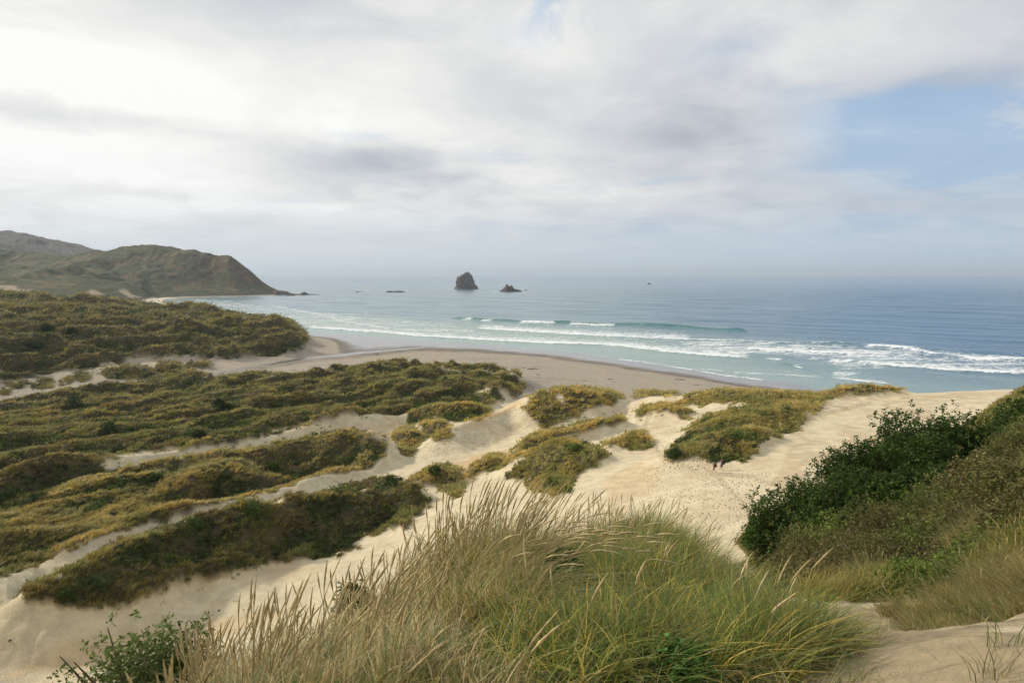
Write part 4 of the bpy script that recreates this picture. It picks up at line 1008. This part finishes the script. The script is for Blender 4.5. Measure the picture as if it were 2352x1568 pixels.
for a in [
 (2200,8.9,.42,.5,1400,5,PM,'drooping dry tussock lowest on the near sand at the right'),
 (2265,8.6,.45,.5,1500,6,PM,'drooping tussock whose blades trail down the trampled sand'),
 (2335,9.2,.55,.5,1500,8,PM,'drooping tussock above the trampled sand near the right edge'),
 (2150,9.8,.42,.45,1200,4,PM,'small shaggy tussock left of the drooping ones'),
 (2120,10.6,.5,.55,1500,8,PM,'shaggy tussock at the upper lip of the near sand'),
 (2270,10.0,.66,.6,2000,10,PM,'wide shaggy tussock spilling down the near sand'),
 (2340,10.6,.7,.6,2000,14,PM,'shaggy tussock at the right edge beside the near sand'),
 (2230,11.5,.68,.6,1800,16,PM,'drooping dry tussock above the near sand on the right'),
 (2310,11.5,.75,.55,1600,24,PM,'tall dry tussock with seed heads at the right edge'),
 (2180,9.6,.45,.45,1200,4,PM,'low tussock hanging over the near sand on the right'),
 (2290,13.5,.7,.5,1200,20,PM,'dry tussock behind the tall one at the right edge'),
 (2345,9.2,.5,.5,1300,6,PM,'tussock in the right bottom corner above the sand'),
 (2000,15.5,.95,.5,1500,24,PM,'tall dry grass clump among the brown shrubs'),
 (2130,29,1.3,.8,1400,30,PM,'light dry grass clump under the dark thicket'),
 (2240,17,1.0,.7,1800,28,PM,'pale dry grass clump on the middle of the right slope'),
 (2330,23,1.2,.9,1800,30,PM,'pale grass clump high on the right slope')]:
    tussock(*a, wind=(-.35,-.25), grp='dry tussocks on the right slope')
# turf between the tussocks
kx = (sst(-3.6,-2.2,X+(Y-3)*.25))*(1-sst(1.7,2.6,X-(Y-3)*.28))*(Y > .9)*(1-sst(10.2,11.5,Y))*(fbm(X/.8,Y/.8,401,3) > -.22)
Pt, k = scatter(kx, 22, 1.0, 4200)
cc_ = fbm(Pt[:,0]/.7, Pt[:,1]/.7, 403, 3); c = pick(np.broadcast_to(C_STRAW*.8,(len(Pt),3)), np.broadcast_to(C_GREENG,(len(Pt),3)), np.clip(.5+1.5*cc_,0,1))
bg_ = Bag(); bg_.add(blades(Pt, .16+.22*rng.random(len(Pt)), np.full(len(Pt),.10), c, 22, .0052, 4, (.35,.0), .9, tipc=np.clip(c*1.1+.03,0,1), cv=.35))
tag(link('turf', bg_.mesh('turf', MG)), 'tangled short grass between the foreground tussocks', 'turf', kind='stuff')
# fallen straw on the ground
Pt, k = scatter(kx*(X > -3), 16, 1.0, 7000)
N = len(Pt); th = rng.random(N)*3.14; L = .08+.16*rng.random(N); dd = np.stack([np.cos(th), np.sin(th), (rng.random(N)-.3)*.4], 1)*L[:,None]; ww = np.stack([-np.sin(th), np.cos(th), np.zeros(N)], 1)*.002
Pt = Pt + A3([0,0,.03]); V_ = np.stack([Pt-dd-ww, Pt-dd+ww, Pt+dd+ww, Pt+dd-ww], 1).reshape(-1,3)
me = mkmesh('straw_litter', V_, (np.arange(N)*4)[:,None]+A3([[0,1,2,3]]), MG, np.repeat(C_STRAW*(.5+.6*rng.random((N,1))), 4, 0))
tag(link('straw_litter', me), 'dead straw lying on the sand under the foreground grass', 'straw', kind='stuff')
# leafy shrubs near the camera
for (u, d, w, h, c, lab) in [(270,4.9,1.6,1562,A3([.115,.155,.04]),'bright green leafy shrub in the bottom left corner'),
    (385,4.7,.7,1535,A3([.12,.15,.04]),'bright green leafy shrub touching the straw tussocks at bottom left'),
    (905,7.6,.9,1255,A3([.10,.17,.03]),'vivid green cushion of leaves behind the pale tussocks'),
    (820,6.6,.6,1330,A3([.07,.12,.03]),'low green shrub under the pale seed heads'),
    (1285,5.3,.42,.32,A3([.04,.10,.02]),'dark green leafy sprig at the foot of the drooping seed heads'),
    (1272,8.8,.5,.28,A3([.05,.10,.03]),'small green shrub poking above the back crest'),
    (1555,3.3,.35,.2,A3([.07,.15,.03]),'little green herb at the bottom right of centre'),
    (470,3.3,.4,.2,A3([.09,.16,.03]),'yellow green herb at the bottom left under the straw'),
    (700,2.9,.4,.2,A3([.09,.16,.03]),'small leafy herb at the bottom edge in the straw')]:
    ax, _ = ray(u, 1400); x, y = ax*d, d
    if h > 9: h, x = toph(u, h, d, .3, 1.3); h *= 1.1
    bush('leafy_shrub', x, y, w, h, c, lab, 'shrub', 'leafy green shrubs near the camera', nl=20000 if w > .9 else 9000 if w > .5 else 2000, ls=.021, lumps=22 if w > .9 else 12, spiky=0., seed=int(u), col2=c*.7)
print('T near', time.time()-_t0)
# ------------------------------------------------------------------ rocks in the sea
def rockmat():
    m, t, b = newmat('rock_material')
    pos = t.n('ShaderNodeNewGeometry').outputs['Position']
    n1_ = t.noise(pos, .05, 8, .65); n2_ = t.noise(pos, .22, 6, .6)
    c = t.mix(t.ramp(n1_, .4, .62), (.050,.040,.036), (.11,.085,.07)); c = t.mix(t.ramp(n2_, .58, .72), c, (.28,.25,.21))
    t.link(c, b.inputs['Base Color']); b.inputs['Roughness'].default_value = .85
    bp = t.n('ShaderNodeBump', i={'Strength': .9, 'Distance': 5.}); t.link(t.noise(pos, .12, 9, .7), bp.inputs['Height']); t.link(bp.outputs[0], b.inputs['Normal'])
    return m
MR = rockmat()
def rock(name, pts, vb, lab, cat='sea rock', grp=None, depth=.8, nx=90, ny=44, amp=.15):
    y0 = atz(pts[len(pts)//2][0], vb, 0)[1]
    w = A3([atd(u, v, y0) for u, v in pts]); w[:,2] = np.maximum(w[:,2], 0)
    w[0,2] = w[-1,2] = -1.5
    x0, x1 = w[0,0], w[-1,0]; hm = w[:,2].max(); xs = np.linspace(x0, x1, nx); top = np.interp(xs, w[:,0], w[:,2])
    hw = (x1-x0)/2*depth; cxm = (x0+x1)/2
    V_ = np.zeros((ny, nx, 3))
    for j in range(ny):
        s = -1 + 2*j/(ny-1)
        dpt = hw*np.sqrt(np.clip(1-((xs-cxm)/((x1-x0)/2))**2, .02, 1))*(.35+.65*np.clip(top/hm,0,1)**.5)
        yy_ = y0 + s*dpt
        q = np.sign(s)*abs(s); prof = np.clip(1-abs(q)**1.7, 0, 1)**.75
        nz_ = rid((xs+cxm*.01)/(hm*.35), (yy_*1.0)/(hm*.35), 501, 4)-.5
        n2_ = rid(xs/(hm*.12), yy_/(hm*.12), 503, 2)-.5
        z = top*prof*(1+.25*(1-prof)*nz_) + hm*amp*(nz_*1.6+n2_*.7)*(prof > .02)*np.clip(top/hm*2,0,1)*(1-.75*prof**6)
        V_[j,:,0] = xs + hm*amp*.8*pn(z/(hm*.2), yy_/(hm*.2)+np.arange(nx)*.0, 507)*np.clip(top/hm,0,1)
        V_[j,:,1] = yy_; V_[j,:,2] = np.where(prof <= 0.001, -1.5, np.maximum(z, -1.5))
    off = A3([cxm, y0, 0]); 
    o = link(name, mkmesh(name, (V_-off).reshape(-1,3), gridfaces(ny, nx), MR), loc=off)
    return tag(o, lab, cat, grp)
k7 = lambda L: [(976.1+.12207*x, 602.9+.12207*y) for x, y in L]
rock('sea_stack', k7([(535,500),(555,475),(575,448),(596,405),(600,395),(594,340),(586,305),(600,292),(640,263),(690,236),(700,225),(760,202),(795,180),(815,173),(835,185),(845,200),(880,250),(900,310),(928,365),(940,408),(985,450),(1005,485),(1012,500)]), 664.2, 'tall dark blocky rock with a sloping peak standing out at sea', 'sea stack', depth=.75, nx=130, ny=70)
rock('sea_rock', k7([(1385,550),(1410,530),(1440,515),(1500,462),(1518,440),(1526,410),(1542,408),(1575,440),(1603,450),(1610,426),(1632,430),(1660,470),(1700,502),(1730,503),(1790,518),(1830,535),(1840,550)]), 670, 'low dark rock with two small horns right of the tall one', depth=.6)
rock('sea_rock', k7([(1855,540),(1870,525),(1900,508),(1920,520),(1940,540)]), 668, 'small pointed rock just right of the horned rock', depth=.8, nx=30, ny=16)
rock('sea_rock', k7([(1050,522),(1070,513),(1095,510),(1120,514),(1128,522)]), 666, 'tiny flat rock awash between the tall and the horned rock', nx=24, ny=12)
kb = lambda L: [(775.2+.20752*x, 608.7+.20752*y) for x, y in L]
rock('sea_rock', kb([(190,302),(200,293),(225,290),(250,296),(280,292),(310,302)]), 671, 'small low reef farthest left in the open water', depth=.5, nx=40, ny=16)
rock('sea_rock', kb([(525,302),(545,290),(565,284),(600,288),(640,290),(660,283),(700,284),(735,292),(778,302)]), 671.5, 'long flat black reef left of the tall rock', depth=.45, nx=60, ny=20)
rock('sea_rock', [(1484.3,653.5),(1487,652),(1491,649.2),(1493.5,651.3),(1496,653.5)], 653.3, 'tiny triangular island near the horizon on the right', depth=.8, nx=30, ny=16)
kh = lambda L: [(x*.33326, 488.07+y*.33326) for x, y in L]
rock('reef', kh([(1850,575),(1880,540),(1920,535),(1975,542),(2000,556),(2040,560),(2075,560),(2090,547),(2105,548),(2120,560),(2180,562),(2235,568)]), 677.3, 'thin dark reef trailing off the foot of the headland', 'reef', depth=.3, nx=90, ny=20)
rock('sea_rock', kh([(1960,573),(1985,566),(2020,566),(2050,573)]), 679, 'low black rock in front of the thin reef', depth=.5, nx=30, ny=12)
print('T rocks', time.time()-_t0)

# ------------------------------------------------------------------ people
SKIN = simple('skin_material', (.45,.26,.17), .6, .08, 12)
def cloth(nm, c): return simple(nm, c, .85, .12, 20)
HAIR = cloth('hair_material', (.035,.025,.02))
def skinned(name, nodes, edges, mat, parent, sub=2, root=0):
    me = bpy.data.meshes.new(name); me.from_pydata([n_[0] for n_ in nodes], edges, []); me.materials.append(mat)
    o = link(name, me, parent)
    md = o.modifiers.new('skin', 'SKIN'); md.use_smooth_shade = True
    if not me.skin_vertices: 
        bpy.context.view_layer.objects.active = o
        bm_ = __import__('bmesh').new(); bm_.from_mesh(me); bm_.verts.layers.skin.verify(); bm_.to_mesh(me); bm_.free()
    for i, n_ in enumerate(nodes):
        sv = me.skin_vertices[0].data[i]; r = n_[1]; sv.radius = r if isinstance(r, tuple) else (r, r); sv.use_root = (i == root)
    s = o.modifiers.new('smooth', 'SUBSURF'); s.levels = sub; s.render_levels = sub
    return o
def person(loc, head, lab, shirt, pants, hands=True, pose='a', long_pants=False, grp='people walking in the dunes'):
    """x forward, y to the person's left, metres"""
    root = empty('person', loc, lab, 'person', grp); root.rotation_euler = (0,0,head)
    hip = .93; sh_ = 1.43
    LF = {'a': ((.02,.09,hip-.02),(.16,.10,.50),(.22,.10,.09),(.34,.10,.035)), 'b': ((.02,.09,hip-.02),(.10,.10,.50),(-.10,.10,.10),(.03,.11,.035)), 's': ((0,.09,hip-.02),(.02,.10,.50),(-.0,.10,.09),(.13,.11,.035))}[pose]
    RG = {'a': ((.02,-.09,hip-.02),(.02,-.10,.50),(-.28,-.10,.17),(-.20,-.10,.045)), 'b': ((.02,-.09,hip-.02),(.22,-.10,.52),(.30,-.10,.12),(.43,-.10,.05)), 's': ((0,-.09,hip-.02),(.04,-.10,.50),(.06,-.10,.09),(.19,-.11,.035))}[pose]
    if pose == 'a': AL, AR = ((.0,.19,1.40),(.10,.27,1.15),(.34,.25,1.12),(.42,.24,1.13)), ((.0,-.19,1.40),(-.10,-.26,1.14),(-.16,-.27,.90),(-.17,-.27,.82))
    elif pose == 'b': AL, AR = ((.0,.19,1.40),(.14,.24,1.18),(.24,.12,1.40),(.22,.08,1.47)), ((.0,-.19,1.40),(.02,-.27,1.14),(.16,-.28,.94),(.21,-.28,.88))
    else: AL, AR = ((.0,.19,1.40),(-.02,.26,1.13),(.06,.28,.89),(.08,.28,.81)), ((.0,-.19,1.40),(-.04,-.26,1.13),(-.02,-.28,.88),(-.01,-.28,.80))
    N = [((0,0,hip),(.12,.15)), ((.01,0,1.12),(.10,.135)), ((.0,0,1.33),(.11,.165)), ((.01,0,1.47),(.055,.06)), ((.03,0,1.56),(.06,.06)), ((.035,0,1.66),(.093,.078)), ((.02,0,1.745),(.06,.055)), ((.125,0,1.645),.014)]
    E = [(0,1),(1,2),(2,3),(3,4),(4,5),(5,6),(5,7)]
    for L in (LF, RG):
        i = len(N); N += [(L[0],.085),(L[1],.058),(L[2],.042),(L[3],(.032,.045))]; E += [(0,i),(i,i+1),(i+1,i+2),(i+2,i+3)]
    for s, L in ((1,AL),(-1,AR)):
        i = len(N); N += [(L[0],.052),(L[1],.040),(L[2],.028),(L[3],(.036,.016))]; E += [(2,i),(i,i+1),(i+1,i+2),(i+2,i+3)]
        if hands:
            p_, q_ = A3(L[2]), A3(L[3]); d = (q_-p_)/np.linalg.norm(q_-p_); sd_ = np.cross(d, [0,1,0]); sd_ /= max(np.linalg.norm(sd_),1e-3)
            for k, ln in enumerate((.068,.078,.072,.056)):
                b_ = q_ + d*.028 + sd_*(k-1.5)*.019; e1 = b_+d*ln*.55; e2 = e1+d*ln*.4+A3([0,-s*.012,0])
                j = len(N); N += [(tuple(b_),.0095),(tuple(e1),.0085),(tuple(e2),.007)]; E += [(i+3,j),(j,j+1),(j+1,j+2)]
            b_ = q_ - d*.0 + sd_*(-.036); e1 = b_+d*.035-sd_*.018; j = len(N); N += [(tuple(b_),.011),(tuple(e1),.009)]; E += [(i+3,j),(j,j+1)]
    skinned('body', N, E, SKIN, root)
    # shirt
    N = [((0,0,hip-.02),(.165,.195)), ((.01,0,1.12),(.15,.185)), ((.0,0,1.33),(.16,.22)), ((.0,0,1.45),(.11,.13))]; E = [(0,1),(1,2),(2,3)]
    for L in (AL, AR):
        i = len(N); m_ = tuple(A3(L[0])*.35+A3(L[1])*.65); N += [(L[0],.095),(m_,.08)]; E += [(2,i),(i,i+1)]
    skinned('shirt', N, E, shirt, root, root=1)
    N = [((0,0,hip+.06),(.14,.17)), ((0,0,hip-.02),(.14,.175))]; E = [(0,1)]
    for L in (LF, RG):
        i = len(N); N += [(L[0],.13),(L[1] if long_pants else tuple(A3(L[0])*.08+A3(L[1])*.92+A3([0,0,.0])),.105)]; E += [(1,i),(i,i+1)]
        if long_pants: N += [(L[2],.062)]; E += [(i+1,i+2)]
    skinned('trousers' if long_pants else 'shorts', N, E, pants, root, root=0)
    skinned('hair', [((.0,0,1.70),(.098,.086)), ((-.03,0,1.745),(.07,.065)), ((-.045,0,1.64),(.062,.07))], [(0,1),(0,2)], HAIR, root)
    for s in (1,-1):
        skinned('ear', [((.03,s*.082,1.645),.014), ((.025,s*.085,1.67),.014)], [(0,1)], SKIN, root, 1)
        skinned('eye', [((.112,s*.032,1.672),.008), ((.113,s*.032,1.675),.007)], [(0,1)], HAIR, root, 1)
    return root
def backpack(loc, head, c, c2, lab, grp='walkers\' backpacks'):
    import bmesh
    root = empty('backpack', loc, lab, 'backpack', grp); root.rotation_euler = (0,0,head)
    def bxx(name, s, p, bev, mat):
        bm = bmesh.new(); bmesh.ops.create_cube(bm, size=1)
        for v in bm.verts:
            tp = 1-.22*(v.co.z > 0); v.co = Vector((v.co.x*s[0]*tp+p[0], v.co.y*s[1]*tp+p[1], v.co.z*s[2]+p[2]))
        bmesh.ops.bevel(bm, geom=bm.edges[:], offset=bev, segments=3, affect='EDGES', profile=.6)
        me = bpy.data.meshes.new(name); bm.to_mesh(me); bm.free(); me.materials.append(mat)
        for p_ in me.polygons: p_.use_smooth = True
        return link(name, me, root)
    bxx('pack_body', (.20,.32,.52), (-.23,0,1.22), .07, c); bxx('front_pocket', (.08,.24,.26), (-.35,0,1.13), .035, c2); bxx('top_lid', (.18,.27,.10), (-.22,0,1.49), .045, c2)
    for s in (1,-1):
        skinned('shoulder_strap', [((-.13,s*.10,1.44),.02),((.02,s*.11,1.50),.02),((.135,s*.11,1.38),.02),((.12,s*.13,1.2),.018),((-.10,s*.17,1.05),.018)], [(0,1),(1,2),(2,3),(3,4)], c2, root, 1)
def place(u, v, dz=0.):
    x, y, z = gdist(u, v); return (x, y, z+dz)
hd = math.radians(158)
p1 = place(1640, 1087.5); p2 = place(1658.5, 1081)
person(p1, hd, 'barefoot person in olive shirt and grey shorts, left of two walkers on the sand', cloth('olive_cloth', (.10,.07,.035)), cloth('khaki_cloth', (.19,.19,.14)), pose='a')
backpack(p1, hd, cloth('red_cloth', (.22,.02,.025)), cloth('black_cloth', (.02,.02,.028)), 'red and black backpack on the left walker')
person(p2, math.radians(172), 'person in navy shirt and shorts raising a hand, right of the two walkers', cloth('navy_cloth', (.018,.02,.035)), cloth('dark_navy_cloth', (.02,.018,.035)), pose='b')
backpack(p2, math.radians(172), cloth('teal_cloth', (.012,.03,.045)), cloth('dark_teal_cloth', (.015,.035,.05)), 'dark blue backpack on the right walker')
p3 = place(863.5, 817); p4 = place(868.3, 817)
person(p3, math.radians(100), 'person in dark jacket walking on the beach by the stream, left of a pair', cloth('maroon_cloth', (.06,.03,.035)), cloth('grey_cloth', (.12,.10,.10)), pose='a', grp='pair walking on the beach', long_pants=True)
person(p4, math.radians(80), 'person in dark red top and dark trousers on the beach, right of a pair', cloth('wine_cloth', (.09,.025,.03)), cloth('charcoal_cloth', (.05,.045,.05)), pose='s', grp='pair walking on the beach', long_pants=True)
# wading bird
x, y, z = place(1253, 817.5)
rb = empty('shorebird', (x, y, max(z,0)), 'small dark long legged bird standing at the edge of the water', 'bird')
MBD = simple('feather_material', (.05,.055,.06), .7, .2, 15)
skinned('body', [((0,0,.42),(.09,.08)),((.12,0,.47),(.06,.06)),((.17,0,.60),(.025,.025)),((.15,0,.72),(.022,.022)),((.19,0,.78),(.035,.03)),((-.15,0,.37),(.05,.04)),((-.28,0,.33),(.02,.03)),((.0,.04,.22),.012),((.02,.04,.0),.010),((.0,-.04,.22),.012),((-.02,-.04,0),.010)], [(0,1),(1,2),(2,3),(3,4),(0,5),(5,6),(0,7),(7,8),(0,9),(9,10)], MBD, rb)
skinned('beak', [((.21,0,.78),.012),((.33,0,.765),.004)], [(0,1)], simple('beak_material', (.25,.15,.05), .5, .1, 9), rb, 1)

# ------------------------------------------------------------------ marker posts
def cyl(name, r, z0, z1, mat, parent, K=14, top=None):
    V_ = []; F_ = []
    prof = [(r*.97, z0), (r, z0+.01), (r, z1-.012), (r*.86, z1), (0.001, z1+(0 if top is None else top))]
    for rr, zz in prof:
        for q in range(K): V_.append((rr*math.cos(q/K*6.2832), rr*math.sin(q/K*6.2832), zz))
    for k in range(len(prof)-1):
        for q in range(K): F_.append([k*K+q, k*K+(q+1)%K, (k+1)*K+(q+1)%K, (k+1)*K+q])
    return link(name, mkmesh(name, A3(V_), A3(F_), mat, smooth=True), parent)
x, y, z = gdist(1508, 934)
r1 = empty('marker_post', (x, y, z), 'short orange marker post in the yellow grass on the sand crest', 'marker post'); r1.rotation_euler = (0,.05,0)
cyl('post', .06, -.2, .95, simple('orange_paint', (.70,.19,.03), .5, .08, 8), r1); cyl('post_cap', .075, .952, .99, simple('orange_cap_paint', (.55,.13,.03), .5, .08, 8), r1)
x, y, z = gdist(1790, 990)
r2 = empty('waymark_post', (x, y, z), 'dark post with yellow top and small white disc beside the shrub mound', 'marker post'); r2.rotation_euler = (0,.07,0)
cyl('post', .045, -.2, .75, simple('post_wood', (.07,.05,.03), .8, .3, 12), r2); yel = simple('yellow_paint', (.68,.52,.03), .5, .1, 8)
cyl('painted_band', .05, .752, 1.10, yel, r2); cyl('post_cap', .10, 1.36, 1.52, yel, r2); 
cyl('neck', .055, 1.102, 1.358, simple('dark_green_paint', (.06,.075,.07), .6, .1, 8), r2)
dsc = cyl('waymark_disc', .085, -.012, .012, simple('white_paint', (.75,.73,.66), .5, .05, 8), r2, 20); dsc.location = (0,-.075,1.22); dsc.rotation_euler = (math.pi/2,0,0)

# ------------------------------------------------------------------ driftwood, stones
def logm(name, loc, L, r, ang, lab, grp=None, stubs=3, mat=None):
    V_ = []; F_ = []; K = 8; S = 10; bn = (random.random()-.5)*.25
    def tube(p0, d, L, r0, r1, bend):
        b0 = len(V_); sd = A3([-d[1], d[0], 0.])
        for k in range(S):
            s = k/(S-1); c = A3(p0)+A3(d)*L*s+sd*bend*L*math.sin(s*math.pi)+A3([0,0,.1*L*bend*math.sin(s*3)])
            r = (r0*(1-s)+r1*s)*(.85+.3*random.random())
            for q in range(K):
                a = q/K*6.2832; V_.append(c+sd*math.cos(a)*r+A3([0,0,math.sin(a)*r]))
        for k in range(S-1):
            for q in range(K): F_.append([b0+k*K+q, b0+k*K+(q+1)%K, b0+(k+1)*K+(q+1)%K, b0+(k+1)*K+q])
        F_.append([b0, b0+2, b0+4, b0+6]); e = b0+(S-1)*K; F_.append([e, e+2, e+4, e+6])
    tube((-L/2,0,r*.7), (1,0,0), L, r, r*.6, bn)
    for i in range(stubs):
        a = random.random()*2.2-1.1; tube((-L/2+L*random.random(),0,r), (math.cos(a)*.8, math.sin(a), .25), L*(.12+.15*random.random()), r*.4, r*.15, .1)
    o = link(name, mkmesh(name, A3(V_), A3(F_), mat or MD, smooth=True), loc=loc); o.rotation_euler = (0,0,ang)
    return tag(o, lab, 'driftwood', grp)
x, y, z = gdist(213, 889); logm('driftwood_log', (x,y,z), 4.2, .28, .12, 'thick driftwood log lying in the stream bed on the left')
for i, (u, v, L, a, lab) in enumerate([(1224,848,5.5,.25,'longest branch on the upper beach, right of two shorter ones'),(1188,848,2.4,1.1,'short branch left of the longest one on the beach'),(1202,845.5,2.6,.4,'short branch right behind its twin on the beach'),
    (1343,875,1.6,.2,'small branch at the top of the beach above the golden ridge'),(1401,871,2.6,.3,'dark branch right of the small one on the upper beach'),(1562,872,4.4,-.15,'dark driftwood branch nearest the wet sand on the right'),
    (1040,832,2.6,.2,'thin branch on the beach above the scrub dune'),(1071,840,2.,.1,'little branch right above the scrub dune edge'),(1236,860,2.,.2,'stub of wood below the longest branch'),(1600,884,2.4,-.1,'pale branch on the beach at the far right'),
    (921,807,3.6,.2,'dark piece of wood beside the bright stream outlet'),(740,796,3.2,.1,'piece of wood on the beach left of the stream outlet'),(600,846,1.8,.1,'twig pile in the damp stream sand'),(675,850,2.2,.2,'driftwood on the sand above the scrub field'),(1131,843,2.2,.1,'faint branch on the beach left of the short branch')]):
    x, y, z = gdist(u, v); logm('driftwood_branch', (x,y,z), L, .055+.035*L, a, lab, 'driftwood branches on the beach', 2)
import bmesh
bm = bmesh.new(); bmesh.ops.create_icosphere(bm, subdivisions=2, radius=.13)
for v_ in bm.verts: v_.co *= .8+.5*random.random(); v_.co.z *= .6
sm = bpy.data.meshes.new('stone'); bm.to_mesh(sm); bm.free(); sm.materials.append(simple('stone_material', (.07,.055,.045), .85, .3, 8))
for i, (u, v, s) in enumerate([(503,1402,1.1),(419,1451,1.3),(537,1380,.7),(544,1380,.6),(23,1471,1.),(123,1547,1.),(110,1556,.8),(62,1332,1.),(488,1412,.7),(560,1400,.6)]):
    x, y, z = gdist(u, v); o = link('stone', sm, loc=(x,y,z+.03)); o.scale = (s,s*.8,s); o.rotation_euler = (0,0,i)
    tag(o, 'small dark stone on the bare sand in front of the nearest left dune', 'stone', 'dark stones on the front sand')
# ------------------------------------------------------------------ sea air
if True:
    bm = bmesh.new(); bmesh.ops.create_cube(bm, size=1)
    for v_ in bm.verts: v_.co = Vector((v_.co.x*180000, (v_.co.y+.5)*66000-300, (v_.co.z+.5)*340-30))
    me = bpy.data.meshes.new('haze'); bm.to_mesh(me); bm.free()
    hm_ = bpy.data.materials.new('haze_material'); hm_.use_nodes = True; nt_ = hm_.node_tree; nt_.nodes.clear()
    o_ = nt_.nodes.new('ShaderNodeOutputMaterial'); pvn = nt_.nodes.new('ShaderNodeVolumePrincipled')
    pvn.inputs['Color'].default_value = (.74,.86,1.,1); pvn.inputs['Density'].default_value = .000065; pvn.inputs['Anisotropy'].default_value = .2
    nt_.links.new(pvn.outputs[0], o_.inputs['Volume']); me.materials.append(hm_)
    tag(link('haze', me), 'thin pale sea haze that softens the headland and horizon', 'haze', kind='stuff')
print('T all', time.time()-_t0)
